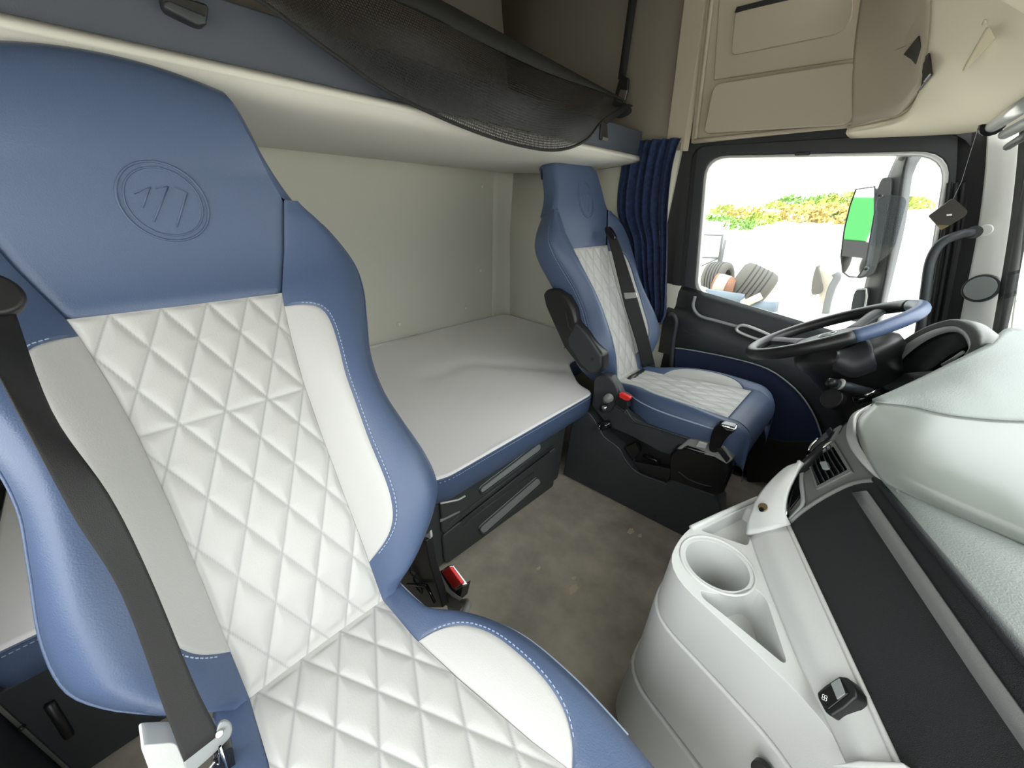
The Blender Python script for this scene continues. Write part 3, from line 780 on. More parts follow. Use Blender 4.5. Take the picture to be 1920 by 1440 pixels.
        for sd in (1, -1):
            tot = lambda sv: len(prof(sv)) - 1
            tb = lambda sv: s.tfind(prof(sv), sinterp(BW, sv))
            s.strip('white_bolster', 'white', s.back, prof, (BW[0][0], BW[-1][0]), .005, lambda sv: 0, tb, sd, 12)
            s.strip('side_bolster', 'blue', s.back, prof, (SV0, BW[0][0]), .005, lambda sv: 0, lambda sv: 25, sd, 18)
            s.strip('side_bolster', 'blue', s.back, prof, (BW[0][0], BW[-1][0]), .005, tb, lambda sv: 25, sd, 22)
            s.strip('shoulder_panel', 'blue', s.back, prof, (BW[-1][0], .76), .006, lambda sv: 0, lambda sv: 25, sd, 18)
            s.strip('backrest_side', 'blue', s.back, prof, (SV0, .76), .006, lambda sv: 25, tot, sd, 22)
            s.strip('headrest_side', 'blue', s.back, prof, (.76, SVT + SR * PI), .008, lambda sv: 0, tot, sd, 34, 0)
        # --- stitching along the seams
        bm = bmesh.new()
        for sd in (1, -1):
            L1, L2 = [], []
            for sv in srows(BW[1][0], BW[-2][0], .01):
                pr = prof(sv); t = s.tfind(pr, sinterp(BW, sv)) + .7; i = int(t); f = t - i
                L1.append(s.back(sd * (pr[i][0] * (1 - f) + pr[i + 1][0] * f), sv, pr[i][1] * (1 - f) + pr[i + 1][1] * f + .0008))
            for sv in srows(.06, .70, .01):
                pr = prof(sv); L2.append(s.back(sd * (pr[26][0] + .001), sv, pr[26][1] + .0006))
            s.stitch(bm, L1, s.N); s.stitch(bm, L2, s.U * sd + s.N * .5)
            tube('seam_piping', [s.back(sd * (prof(v_)[25][0] + .0005), v_, prof(v_)[25][1] + .0003) for v_ in srows(.03, .72, .012)], .0022, 'blue', s.root, seg=6)
        # --- cushion quilt
        rows, at = [], []; VE = .405
        NQ = int(.30 / F)
        for v in srows(-.015, VE, F):
            q = interp(CQ, v); R_, A_ = [], []
            for k in range(NQ + 1):
                u = -q + 2 * q * k / NQ
                pf, d = dgroove(u, v, .027, 0.0)
                ed = min(q - abs(u), VE - v, v - .006)
                pf *= (1 - math.exp(-(max(ed, 0) / .006) ** 2))
                R_.append(s.cush(u, v, -.004 + .0048 * pf + .004 * math.sin(PI * min(1, max(0, v) / .45)))); A_.append(math.exp(-(d / .0017) ** 2) * .8)
            rows.append(R_); at.append(A_)
        s.surf('cushion_quilt', rows, 'quilt', None, at)
        rows = []
        for v in srows(VE, .63, .008):
            q = interp(CQ, v); rows.append([s.cush(-q + 2 * q * k / 24, v, -.005 * math.exp(-((v - VE) / .006) ** 2)) for k in range(25)])
        s.surf('cushion_front', rows, 'blue')
        for sd in (1, -1):
            pf = s.cprof
            tb = lambda v: s.tfind(pf(v), sinterp(CB, v))
            s.strip('white_thigh_pad', 'white', s.cush, pf, (CB[0][0], CB[-1][0]), .004, lambda v: 0, tb, sd, 12)
            s.strip('cushion_edge', 'blue', s.cush, pf, (-.03, CB[0][0]), .006, lambda v: 0, lambda v: len(pf(v)) - 1, sd, 24)
            s.strip('cushion_edge', 'blue', s.cush, pf, (CB[0][0], CB[-1][0]), .004, tb, lambda v: len(pf(v)) - 1, sd, 28)
            s.strip('cushion_edge', 'blue', s.cush, pf, (CB[-1][0], .63), .006, lambda v: 0, lambda v: len(pf(v)) - 1, sd, 24)
            L1 = []
            for v in srows(CB[1][0], CB[-2][0], .01):
                pr = pf(v); t = s.tfind(pr, sinterp(CB, v)) + .7; i = int(t); f = t - i
                L1.append(s.cush(sd * (pr[i][0] * (1 - f) + pr[i + 1][0] * f), v, pr[i][1] * (1 - f) + pr[i + 1][1] * f + .0008))
            s.stitch(bm, L1, s.K)
        o = from_bm('stitching', bm, 'thread', s.root); o['kind'] = 'stuff'
        # piping along the cushion rim
        for sd in (1, -1):
            L1 = []
            for v in srows(-.02, .41, .02):
                pr = s.cprof(v)[26]; L1.append(s.cush(sd * (pr[0] + .001), v, pr[1]))
            tube('rim_piping', L1, .0028, 'thread', s.root, seg=6, sub=2)
        # --- embossed emblem in the head panel
        bm = bmesh.new(); cu, cv = .014, .80 if s.hf < .05 else .752
        E2 = lambda a, b: s.back(cu + a, cv + b / s.hs, sinterp(BASE, cv + b) + .0024)
        for r_, t_ in ((1., .0018), (.86, .0013)):
            add_tube(bm, [E2(.055 * r_ * math.cos(a), (.070 if s.hf < .05 else .052) * r_ * math.sin(a)) for a in [2 * PI * k / 48 for k in range(48)]], t_, 8, True)
        for st_ in (((-.034, .014), (-.012, .026), (-.030, -.010)), ((-.006, .024), (.010, .028), (-.022, -.034)), ((.018, .028), (.032, .018), (.004, -.044))):
            add_tube(bm, [E2(p[0], p[1] * (1 if s.hf < .05 else .75)) for p in st_], .0014, 6)
        from_bm('emblem', bm, 'blue', s.root, True)
        # --- back shell
        # (closed by the side strips)
    def ribbon_px(s, name, pairs, m='belt'):
        A = cr([V3(a) for a, b in pairs], 6); B = cr([V3(b) for a, b in pairs], 6)
        rows = [[a.lerp(b, t) for t in (0, .12, .3, .36, .5, .64, .7, .88, 1)] for a, b in zip(A, B)]
        o = link(name, grid_mesh(name, rows), m, s.root, True); solid(o, .0016, 0); return o

SG = 'blue and white quilted cab seats'
# ---- passenger seat, nearest the camera
ps = Seat('passenger_seat', 'large blue and white quilted leather seat in the foreground with black belt', (-.450, .061, .55), math.radians(37.7), .025, math.radians(3), SG, fine=.0022, hf=.09)
XS = lambda L: [(pX(*a, x), pX(*b, x)) for a, b, x in L]
ps.ribbon_px('seat_belt', XS([((-80, 560), (20, 560), -.70), ((-5, 700), (95, 770), -.555), ((130, 955), (203, 925), -.475), ((228, 1115), (282, 1083), -.43), ((308, 1330), (365, 1283), -.395), ((345, 1428), (412, 1376), -.375)]))
g = ps.back(-.205, .73, .05)
disc('belt_guide', pX(-24, 562, -.695), (.8, .3, .5), .026, .02, 'black', ps.root, bev=.006)
# lower belt anchor: steel tongue and cover
tg = [pX(*c, -.375) for c in ((345, 1436), (352, 1420), (398, 1385), (410, 1360), (422, 1352), (434, 1360), (434, 1378), (420, 1396), (372, 1440), (355, 1450))]
plate('belt_tongue', cr(tg, 3, True), (-.006, 0, -.004), 'handle', ps.root, .002)
disc('tongue_rivet', pX(412, 1374, -.374), (.8, -.1, .6), .004, .004, 'steel', ps.root)
plate('anchor_housing', rquad([pX(*c, -.37) for c in ((400, 1418), (436, 1398), (448, 1470), (395, 1480))], .006), (-.02, 0, -.01), 'gloss', ps.root, .002)
tube('anchor_rim', [pX(*c, -.368) for c in ((386, 1450), (402, 1428), (410, 1432), (412, 1400), (432, 1460))], .0016, 'chrome', ps.root, seg=6)
plate('side_cover', rquad([pX(*c, -.43) for c in ((262, 1398), (330, 1392), (350, 1440), (360, 1500), (300, 1500))], .01), (-.03, .0, 0), 'light', ps.root, .005)
# recliner mechanism and buckle on the inner side
rl = [pZ(778, 1105, .50), pZ(800, 1060, .52)]
yb = .31
rec = [pY(*c, yb) for c in ((748, 1095), (756, 1060), (784, 1010), (798, 1014), (806, 1060), (822, 1110), (830, 1140), (790, 1140))]
o = plate('recliner_cover', cr([pY(*c, .335) for c in ((786, 1018), (800, 1014), (806, 1032), (814, 1066), (838, 1110), (868, 1134), (850, 1142), (826, 1128), (806, 1096), (796, 1050))], 3, True), (0, .012, 0), 'midgrey', ps.root, .003)
plate('recliner_plate', rec, (0, .02, 0), 'black', ps.root, .003)
for k in range(4):
    c = pY(770 + 6 * k, 1060 + 14 * k, yb - .004)
    tube('recliner_spring', [c + V3((.013 * math.cos(a), -.003 + .001 * math.sin(3 * a), .013 * math.sin(a))) for a in [2 * PI * j / 14 for j in range(14)]], .0022, 'dark', ps.root, seg=6, closed=True)
tube('release_rod', [pY(764, 1096, yb - .01), pY(800, 1098, yb - .01), pY(815, 1130, yb - .01)], .004, 'gloss', ps.root, seg=8)
yk = .352
bkl = plate('belt_buckle', rquad([pY(*c, yk) for c in ((819, 1078), (846, 1112), (868, 1100), (862, 1126), (846, 1136), (832, 1128), (817, 1104))], .004), (0, .024, 0), 'black', ps.root, .003)
plate('button_frame', rquad([pY(*c, yk - .003) for c in ((820, 1074), (841, 1060), (869, 1098), (848, 1113))], .004), (.002, .012, -.006), 'steel', bkl, .001)
plate('release_button', rquad([pY(*c, yk - .007) for c in ((827, 1072), (842, 1063), (865, 1094), (850, 1105))], .004), (.002, .010, -.005), 'red', bkl, .002)
plate('buckle_stalk', rquad([pY(*c, yk + .008) for c in ((836, 1126), (858, 1126), (868, 1136), (858, 1150), (840, 1146))], .004), (0, .01, 0), 'midgrey', ps.root, .002)
tube('buckle_bracket', [pY(846, 1136, .36), V3((-.40, .32, .42)), V3((-.38, .22, .40))], .008, 'midgrey', ps.root, sub=4)
plate('white_clip', [pY(*c, .32) for c in ((792, 1008), (806, 995), (808, 1008), (800, 1018), (790, 1020))], (0, .006, 0), 'white', ps.root, .002)
box('crease_shade_filler', (-.475, .061, .465), (.14, .27, .12), 'black', ps.root, .02)  # added black block stands in for the shaded gap under the crease
# pedestal below the cushion
box('seat_pedestal', (-.20, .061, .20), (.42, .34, .40), 'black', ps.root, .02)
box('seat_pan', (-.20, .061, .405), (.50, .42, .04), 'dark', ps.root, .015)

# ---- driver seat on the far side
ds = Seat('driver_seat', 'blue and white quilted driver seat with folded black armrest beside the curtain', (-.690, 1.525, .495), math.radians(27.5), -.01, math.radians(5), SG, yaw=math.radians(0), fine=.0042, hs=.95, hf=.015, ve=.47, vend=.56)
yd2 = 1.240
arm = [pY(*c, yd2) for c in ((1017, 552), (1024, 543), (1042, 541), (1062, 556), (1074, 580), (1080, 604), (1098, 622), (1110, 640), (1130, 666), (1130, 690), (1122, 702), (1106, 704), (1086, 690), (1056, 650), (1036, 606), (1022, 574))]
ao = plate('armrest', arm, (0, .055, 0), 'black', ds.root, .012, seg=3)
aw = [pY(*c, yd2 - .006) for c in ((1078, 606), (1096, 624), (1108, 642), (1126, 668), (1126, 688), (1120, 697), (1106, 699), (1090, 684), (1066, 650), (1064, 636))]
plate('armrest_hinge', aw, (0, .02, 0), 'dark', ao, .006)
disc('armrest_screw', pY(1110, 674, yd2 - .008), (0, -1, 0), .006, .003, 'black', ao)
tube('armrest_seam', [pY(*c, yd2 - .002) for c in ((1060, 578), (1066, 612), (1084, 634), (1076, 642), (1058, 652))], .002, 'dark', ao, seg=6)
# belt of the driver seat
def dring(px, py): return None
ds.ribbon_px('seat_belt', [(pY(1136, 436, 1.60), pY(1150, 432, 1.62)), (pY(1146, 470, 1.58), pY(1165, 466, 1.61)), (pY(1163, 540, 1.54), pY(1187, 534, 1.58)), (pY(1173, 580, 1.55), pY(1198, 570, 1.60)), (pY(1192, 640, 1.59), pY(1216, 634, 1.64)), (pY(1205, 690, 1.64), pY(1228, 684, 1.69))])
plate('belt_tongue', rquad([pY(*c, 1.545) for c in ((1167, 549), (1192, 548), (1195, 558), (1172, 561))], .004), (0, .004, 0), 'steel', ds.root, .001)
plate('belt_guide', cr([pY(*c, 1.60) for c in ((1133, 428), (1142, 426), (1152, 442), (1150, 450), (1138, 444))], 4, True), (0, .02, 0), 'gloss', ds.root, .004)
plate('belt_anchor', rquad([pY(*c, 1.66) for c in ((1204, 686), (1226, 684), (1229, 694), (1206, 698))], .004), (0, .01, 0), 'black', ds.root, .002)
tube('recliner_bar', [pY(1160, 730, 1.42), pY(1185, 708, 1.50), pY(1206, 696, 1.62)], .013, 'black', ds.root, seg=8)
disc('bar_bolt', pY(1163, 722, 1.38), (.2, -1, .3), .008, .01, 'steel', ds.root)
# side cover, buckle, base
yc = 1.275
scv = [pY(*c, yc) for c in ((1115, 712), (1126, 702), (1146, 706), (1160, 728), (1166, 742), (1170, 770), (1180, 778), (1210, 796), (1300, 822), (1300, 862), (1240, 850), (1190, 822), (1140, 800), (1108, 760))]
plate('side_cover', scv, (0, .04, 0), 'console', ds.root, .008)
rc = [pY(*c, yc - .012) for c in ((1113, 716), (1125, 704), (1142, 708), (1155, 725), (1158, 745), (1140, 775), (1116, 765))]
plate('recliner_cover', cr(rc, 3, True), (0, .02, 0), 'dark', ds.root, .006)
tube('adjuster_knob', [pY(1136, 750, yc - .02), pY(1142, 746, yc - .05)], [.016, .018], 'midgrey', ds.root, seg=16)
tube('lower_knob', [pY(1130, 766, yc - .02), pY(1136, 764, yc - .04)], [.014, .012], 'steel', ds.root, seg=14)
bq = [pY(*c, yc - .012) for c in ((1151, 738), (1175, 746), (1178, 764), (1170, 770), (1150, 756))]
b2 = plate('belt_buckle', bq, (0, .025, 0), 'black', ds.root, .003)
plate('release_button', rquad([pY(*c, yc - .014) for c in ((1160, 737), (1166, 738), (1181, 746), (1180, 751), (1172, 751), (1161, 745))], .004), (0, .02, 0), 'red', b2, .002)
tube('cover_edge', [pY(*c, yc - .003) for c in ((1146, 760), (1168, 772), (1172, 766), (1190, 790), (1222, 800), (1296, 824))], .004, 'dark', ds.root, seg=6, sub=3)
box('seat_base', (-.42, 1.525, .18), (.46, .40, .36), 'black', ds.root, .02)
box('seat_pan', (-.41, 1.525, .375), (.50, .45, .06), 'dark', ds.root, .015)

# ================================================================== FLOOR CONSOLE BESIDE THE DRIVER SEAT
fc = thing('floor_console', 'dark slate floor console with gear lever beside the driver seat', 'console')
a_ = pZ(1057, 893, 0); b_ = pZ(1262, 997, 0); d_ = (b_ - a_).normalized(); nn = V3((-d_.y, d_.x, 0))
def pC(px, py, d=0):
    """point on the console's inner side plane, d metres towards the aisle"""
    c = (px - 960, py - 720, FPX); r = V3([sum(RW[i][k] * c[k] for k in range(3)) for i in range(3)])
    q = a_ - nn * d
    t = (q - CAMP).dot(nn) / r.dot(nn); return CAMP + r * t
prof_ = [pC(*c) for c in ((1055, 890), (1070, 800), (1078, 780), (1090, 773), (1104, 776), (1120, 800), (1132, 820), (1160, 842), (1172, 864), (1196, 888), (1247, 907), (1262, 898), (1340, 928), (1352, 950), (1352, 1040), (1262, 997))]
prof_[-2].z = max(prof_[-2].z, .0)
body = plate('console_body', prof_, nn * .10, 'console', fc, .008)
tube('edge_lip', [p - nn * -.004 for p in prof_[2:11]], .006, 'dark', fc, seg=8, sub=3)
# top skin
for c in ((1104, 908), (1228, 968)):
    disc('push_fastener', pC(*c, .0), -nn, .008, .003, 'dark', fc)
kn = tube('round_knob', [pC(1127, 800, .03), pC(1127, 800, .03) + V3((.03, .02, .02))], [.019, .017], 'gloss', fc, seg=20)
tube('knob_ring', [pC(1127, 800, .03) + V3((0, .015 * math.cos(a), .015 * math.sin(a))) for a in [2 * PI * k / 20 for k in range(20)]], .0025, 'chrome', fc, seg=6, closed=True)
plate('parking_switch', rquad([pC(*c, -.02) for c in ((1170, 840), (1192, 830), (1200, 846), (1186, 864))], .004), nn * .02, 'gloss', fc, .002)
tube('brake_lever', [pC(1206, 853, -.03), pC(1228, 862, -.035), pC(1236, 868, -.035)], [.008, .008, .012], 'gloss', fc, seg=12)
plate('open_tray', [pC(*c, -.012) for c in ((1188, 866), (1260, 880), (1252, 906), (1200, 888))], nn * .02, 'black', fc, .003)
gb = [pC(*c, -.0) for c in ((1257, 850), (1268, 838), (1290, 834), (1340, 848), (1370, 862), (1376, 880), (1358, 922), (1345, 930), (1256, 898))]
gbo = plate('gear_housing', [p - nn * .012 for p in [pC(*c, .03) for c in ((1257, 850), (1268, 838), (1290, 834), (1340, 848), (1370, 862), (1376, 880), (1358, 922), (1345, 930), (1256, 898))]], nn * .13, 'gloss', fc, .014, seg=3)
plate('housing_top', [pC(*c, .042) + nn * k for c, k in (((1268, 842), .0), ((1288, 827), .02), ((1350, 838), .04), ((1374, 862), .0), ((1362, 872), .0), ((1340, 858), .0))], V3((0, .06, -.01)), 'midgrey', gbo, .005)
plate('shift_window', [pC(*c, .046) for c in ((1304, 838), (1310, 828), (1326, 832), (1322, 842))], (0, .01, 0), 'silver', gbo, .002)
plate('shift_gate', rquad([pC(*c, .046) for c in ((1342, 842), (1350, 840), (1368, 862), (1362, 868))], .004), (0, .01, .0), 'black', gbo, .002)
tube('seam_line', [pC(*c, .0435) for c in ((1272, 884), (1290, 898), (1315, 908), (1334, 912))], .002, 'dark', gbo, seg=6, sub=3)
lv = [pC(*c, .045) for c in ((1329, 845), (1332, 820), (1338, 803), (1348, 796), (1364, 798), (1380, 804), (1374, 812), (1366, 818), (1356, 830), (1346, 848))]
lo_ = plate('gear_lever', cr(lv, 3, True), nn * .035, 'gloss', fc, .008, seg=3)
plate('lever_cap', [p - nn * .003 for p in [pC(*c, .045) for c in ((1352, 797), (1364, 799), (1381, 804), (1376, 809), (1362, 807))]], nn * .03, 'chrome', lo_, .003)
# pedal plate on the floor in front of the driver
pp = thing('pedal_floor_plate', 'perforated steel plate with bright bar on the driver floor', 'plate')
pq = [pZ(*c, .012) for c in ((1376, 868), (1450, 884), (1446, 906), (1368, 884))]
plate('plate', pq, (0, 0, -.008), 'rubber', pp, .002)
for k in range(5):
    c = pq[0].lerp(pq[1], .15 + .16 * k).lerp(pq[3].lerp(pq[2], .15 + .16 * k), .55)
    disc('hole', c + V3((0, 0, .0005)), (0, 0, 1), .013, .002, 'black', pp, seg=14)
tube('bright_bar', [pZ(1380, 860, .03), pZ(1462, 884, .03)], .009, 'steel', pp, seg=8)
tube('pedal_stem', [pZ(1428, 898, .02), pZ(1436, 894, .05), pZ(1444, 902, .05)], .008, 'gloss', pp, seg=8)
# dried mud on the floor
md = bpy.data.objects['floor']
for q, sz in (((1075, 1104), .020), ((1182, 996), .016), ((1200, 1004), .010), ((1010, 1065), .008), ((1076, 1084), .009)):
    c = pZ(*q, .0015); pts = []
    for k in range(16):
        a = 2 * PI * k / 16; r_ = sz * random.uniform(.65, 1.1); pts.append(c + V3((r_ * math.cos(a) * .8, 1.3 * r_ * math.sin(a), 0)))
    plate('dried_mud', cr(pts, 2, True), (0, 0, -.001), 'dust', md)

# ================================================================== CURTAIN
ct = thing('side_curtain', 'dark navy gathered cloth curtain hanging beside the driver window', 'curtain')
def crow(z, x0, x1, y, amp, ph):
    R_ = []
    for k in range(91):
        t = k / 90; x = x0 + (x1 - x0) * t
        R_.append(V3((x, y + amp * math.sin(2 * PI * 6.5 * t + ph) + .45 * amp * math.sin(2 * PI * 10.3 * t + 1.7 * ph + 1) + .35 * amp * math.sin(2 * PI * 3.1 * t - ph), z)))
    return R_
zs = [1.462, 1.42, 1.35, 1.25, 1.15, 1.05, .95, .85, .78, .72, .675]
xl = [-1.06, -1.06, -1.06, -1.06, -1.04, -.97, -.94, -.90, -.86, -.84, -.825]
xr = [-.795, -.80, -.80, -.79, -.775, -.755, -.735, -.715, -.70, -.69, -.70]
rows = [crow(z, a, b, 1.835, .012 + .007 * i / 10, .22 * i + .5 * math.sin(.7 * i)) for i, (z, a, b) in enumerate(zip(zs, xl, xr))]
cols = [cr([r[k] for r in rows], 5) for k in range(91)]
o = link('cloth', grid_mesh('cloth', [[cols[k][i] for k in range(91)] for i in range(len(cols[0]))]), 'navy', ct, True); solid(o, .0015, 0)
tube('curtain_rail', [(-1.02, 1.87, 1.468), (-.79, 1.87, 1.468)], .006, 'black', ct, seg=8)

# ================================================================== STEERING WHEEL
wc = V3((-.062, 1.5, .868)); dx = V3((.36, 0, .225)).normalized(); dyv = V3((0, 1, 0)); wn = dx.cross(dyv).normalized()
RWH = .205
swh = thing('steering_wheel', 'black and blue rimmed steering wheel in front of the driver seat', 'steering wheel')
def wp(r, a, h=0): return wc + dx * r * math.cos(a) + dyv * r * math.sin(a) + wn * h
def arc(r, a0, a1, n, h=0): return [wp(r, a0 + (a1 - a0) * k / n, h) for k in range(n + 1)]
b0, b1 = -1.18, .42
tube('blue_rim', arc(RWH, b0, b1, 30), .0185, 'blue', swh, seg=16)
tube('black_rim', arc(RWH, b1, b0 + 2 * PI, 60), .0185, 'black', swh, seg=16)
hubr = [[wp(r * (1 + .06 * math.cos(2 * a)), a, h) for a in [2 * PI * k / 40 for k in range(41)]] for r, h in ((.001, -.012), (.04, -.012), (.075, -.016), (.088, -.024), (.090, -.04), (.08, -.06))]
o = link('hub_cover', grid_mesh('hub_cover', hubr), 'dark', swh, True)
for a in (.95, -.95, PI - .55, PI + .55):
    p0, p1, p2 = wp(.075, a, -.03), wp(.13, a, -.02), wp(RWH, a, -.002)
    t = dyv * math.cos(a) - dx * math.sin(a)
    o = loft('spoke', [[p0 - t * .03, p1 - t * .020, p2 - t * .028], [p0 + wn * .008, p1 + wn * .008, p2 + wn * .006], [p0 + t * .03, p1 + t * .020, p2 + t * .028]], 'dark', swh, n=8, sub=4); solid(o, .012, 0)
bm = bmesh.new()
add_tube(bm, [wp(.022, a, -.0105) for a in [2 * PI * k / 24 for k in range(24)]], .0015, 6, True)
for k in (-1, 0, 1): add_tube(bm, [wc + dx * .008 + dyv * (.009 * k - .004) + wn * -.0105, wc + dx * .006 + dyv * (.009 * k + .005) + wn * -.0105, wc - dx * .012 + dyv * .009 * k + wn * -.0105], .0013, 6)
from_bm('emblem', bm, 'silver', swh, True)
# column
col = thing('steering_column', 'black steering column shroud with stalk under the wheel', 'steering column')
cs = []
for t, r in ((.03, .085), (.06, .12), (.085, .125), (.12, .105), (.20, .085), (.42, .08)):
    cs.append([wc - wn * t + dx * (.02 + .10 * t) + dx * r * math.cos(a) * 1.05 + dyv * r * math.sin(a) for a in [2 * PI * k / 28 for k in range(29)]])
o = link('shroud', grid_mesh('shroud', cs), 'black', col, True)
# pale cone housing right under the rim
cq = [[pY(*c, 1.40) for c in ((1572, 664), (1600, 652), (1632, 640))], [pY(*c, 1.36) for c in ((1568, 668), (1602, 672), (1638, 655))], [pY(*c, 1.35) for c in ((1566, 676), (1602, 690), (1641, 672))], [pY(*c, 1.37) for c in ((1564, 690), (1600, 704), (1640, 690))]]
loft('switch_cone', cq, 'console', col, n=12, sub=6, thick=.01)
tube('stalk', [pY(1562, 720, 1.31), pY(1592, 726, 1.33), pY(1640, 740, 1.38)], [.013, .014, .015], 'dark', col, seg=14)
tube('stalk_ring', [pY(1574, 720, 1.315), pY(1577, 721, 1.317)], .016, 'silver', col, seg=16)
tube('stalk_tip', [pY(1553, 716, 1.30), pY(1566, 719, 1.31)], [.011, .013], 'black', col, seg=14)
disc('ignition_lock', pY(1567, 750, 1.33), (-.6, -.7, .3), .030, .02, 'black', col, bev=.004)
disc('lock_core', pY(1566, 750, 1.318), (-.6, -.7, .3), .008, .006, 'steel', col)
tube('stalk_lever', [pY(1600, 752, 1.36), pY(1640, 742, 1.38), pY(1655, 735, 1.40)], [.012, .010, .008], 'gloss', col, seg=10)
tube('silver_lever', [pY(1622, 742, 1.33), pY(1636, 736, 1.34), pY(1648, 730, 1.36)], .005, 'chrome', col, seg=8)

# ================================================================== DASHBOARD
def Z3(L): return [pZ(*t) for t in L]
db = thing('dashboard', 'pale grey and black wraparound dashboard under the windscreen', 'dashboard')
# black insert panel facing the passenger
lo0, lo1 = pZ(1480, 985, .65), pZ(1690, 1440, .65); up0, up1 = pZ(1641, 900, .80), pZ(1920, 1240, .80)
lo2 = lo0 + (lo1 - lo0) * 2.1; up2 = up0 + (up1 - up0) * 2.3
PB = Plane(lo0, lo1, up0)
arcb = [lo0, PB.p(1530, 940), PB.p(1590, 912), up0]
ins = loft('black_insert', [arcb, [lo0.lerp(lo1, .3), lo0.lerp(lo1, .3).lerp(up0.lerp(up1, .3), .5), up0.lerp(up1, .3)], [lo1, lo1.lerp(up1, .5), up1], [lo2, lo2.lerp(up2, .5), up2]], 'insert', db, n=16, sub=6)
def ins_p(t, f): return lo0.lerp(lo1, t).lerp(up0.lerp(up1, t), f) + PB.n * .004
def ins_t(t): return [ins_p(t, .765 - .045 * min(t, 1)), ins_p(t, .895 - .065 * min(t, 1))]
st_r = [ins_t(.02 + 1.6 * k / 12) for k in range(13)]
st_r[0][1] = st_r[0][1].lerp(st_r[1][1], .3)
o = link('silver_strip', grid_mesh('silver_strip', st_r), 'strip', db, True); solid(o, .004, 0)
# pale lower trim band
L0 = Z3([(1405, 1005, .60), (1425, 1062, .60), (1465, 1165, .60), (1500, 1250, .60), (1546, 1345, .60), (1590, 1440, .60)])
L0.append(L0[-1] + (L0[-1] - L0[-2]) * 3)
U0 = [lo0 + V3((0, 0, -.0)), lo0.lerp(lo1, .2), lo0.lerp(lo1, .4), lo0.lerp(lo1, .6), lo0.lerp(lo1, .8), lo1, lo1 + (lo1 - lo0) * .8]
U0 = [p + PB.n * .003 for p in U0]
M0 = [a.lerp(b, .55) + PB.n * .012 for a, b in zip(L0, U0)]
loft('lower_trim', [L0, M0, U0], 'light', db, n=30, sub=6, thick=.012)
tube('trim_bead', U0, .0035, 'light', db, seg=8, sub=3)
PT = Plane(L0[0] .lerp(M0[0], .5), L0[5].lerp(M0[5], .5), M0[2] + V3((0, 0, .0)))
PT = Plane(M0[4], L0[2].lerp(M0[2], .6), M0[1])
# cheek of the centre stack
c1 = Z3([(1405, 1005, .60), (1409, 975, .62), (1430, 930, .66), (1468, 890, .71), (1500, 867, .745)])
cm = Z3([(1440, 998, .628), (1440, 968, .645), (1456, 928, .68), (1482, 892, .72), (1504, 868, .745)])
c2 = Z3([(1480, 983, .65), (1474, 962, .665), (1480, 925, .695), (1494, 893, .725), (1508, 869, .748)])
loft('stack_cheek', [c1, cm, c2], 'light', db, n=20, sub=6, thick=.01)
PC_ = Plane(cm[0], cm[2], c2[1])
so = disc('power_socket', PC_.p(1431, 952, .004), PC_.n, .0085, .005, 'brass', db, bev=.001)
disc('socket_cap', PC_.p(1428, 956, .011), PC_.n, .0045, .003, 'gloss', so)
# driver side flank of the stack
fl = c1 + Z3([(1550, 822, .79), (1592, 788, .83), (1634, 757, .86)])
loft('stack_flank', [[p + V3((.0, .001, 0)) for p in fl], [p + V3((.05, .07, -.03)) for p in fl], [p + V3((.14, .16, -.22)) for p in fl]], 'black', db, n=24, sub=4, thick=.008)
# vent face
PV = Plane(pZ(1478, 978, .65), pZ(1645, 900, .80), pZ(1592, 790, .83))
vf = PV.q(((1478, 980), (1474, 955), (1484, 918), (1508, 866), (1552, 820), (1594, 786), (1600, 800), (1596, 836), (1616, 870), (1650, 902), (1600, 906), (1545, 928), (1500, 962)))
plate('vent_face', vf, PV.n * -.05, 'midgrey', db, .004)
def vent(q, slat_n, name='air_vent'):
    v = ring(name, PV.q(q[0], .006), PV.q(q[1], .006), PV.n * -.012, 'midgrey', db, .0015)
    plate('vent_cavity', PV.q(q[1], .0012), PV.n * -.001, 'gloss', v)
    a, b, c, d = [PV.p(*p, .004) for p in q[1]]     # a-b near edge, d-c far edge
    for k in range(slat_n):
        t = (k + .5) / slat_n; s0, s1 = a.lerp(b, t), d.lerp(c, t); mid = s0.lerp(s1, .5) + PV.n * .004
        w = (b - a).normalized() * .0022 + PV.n * .003
        o = loft('slat', [[s0 - w, mid - w, s1 - w], [s0 + w, mid + w, s1 + w]], 'dark', v, n=8, sub=1); solid(o, .0012, 0)
    return v
v1 = vent((((1511, 858), (1563, 826), (1597, 884), (1530, 918)), ((1516, 862), (1560, 834), (1588, 880), (1532, 910))), 6)
tube('chrome_edge', PV.q(((1513, 857), (1562, 827)), .009), .0022, 'chrome', v1, seg=6)
plate('thumb_tab', rquad(PV.q(((1536, 866), (1548, 864), (1554, 877), (1542, 880)), .012), .002), PV.n * -.006, 'handle', v1, .001)
v2 = vent((((1518, 846), (1534, 822), (1576, 796), (1560, 824)), ((1523, 845), (1537, 825), (1566, 805), (1556, 823))), 4)
tube('chrome_edge', PV.q(((1516, 845), (1522, 834), (1534, 822)), .009), .002, 'chrome', v2, seg=6, sub=3)
plate('thumb_tab', rquad(PV.q(((1548, 808), (1556, 800), (1560, 808), (1552, 818)), .012), .002), PV.n * -.006, 'gloss', v2, .001)
plate('display', PV.q(((1480, 950), (1488, 908), (1497, 868), (1499, 900), (1501, 928), (1480, 955)), .004), PV.n * -.004, 'gloss', db, .001)
tube('display_rim', PV.q(((1474, 966), (1476, 930), (1484, 898), (1498, 864)), .006), .0028, 'chrome', db, seg=8, sub=4)
tube('face_rib', PV.q(((1480, 975), (1498, 956), (1506, 940), (1502, 900), (1505, 866)), .004), .004, 'handle', db, seg=8, sub=3)
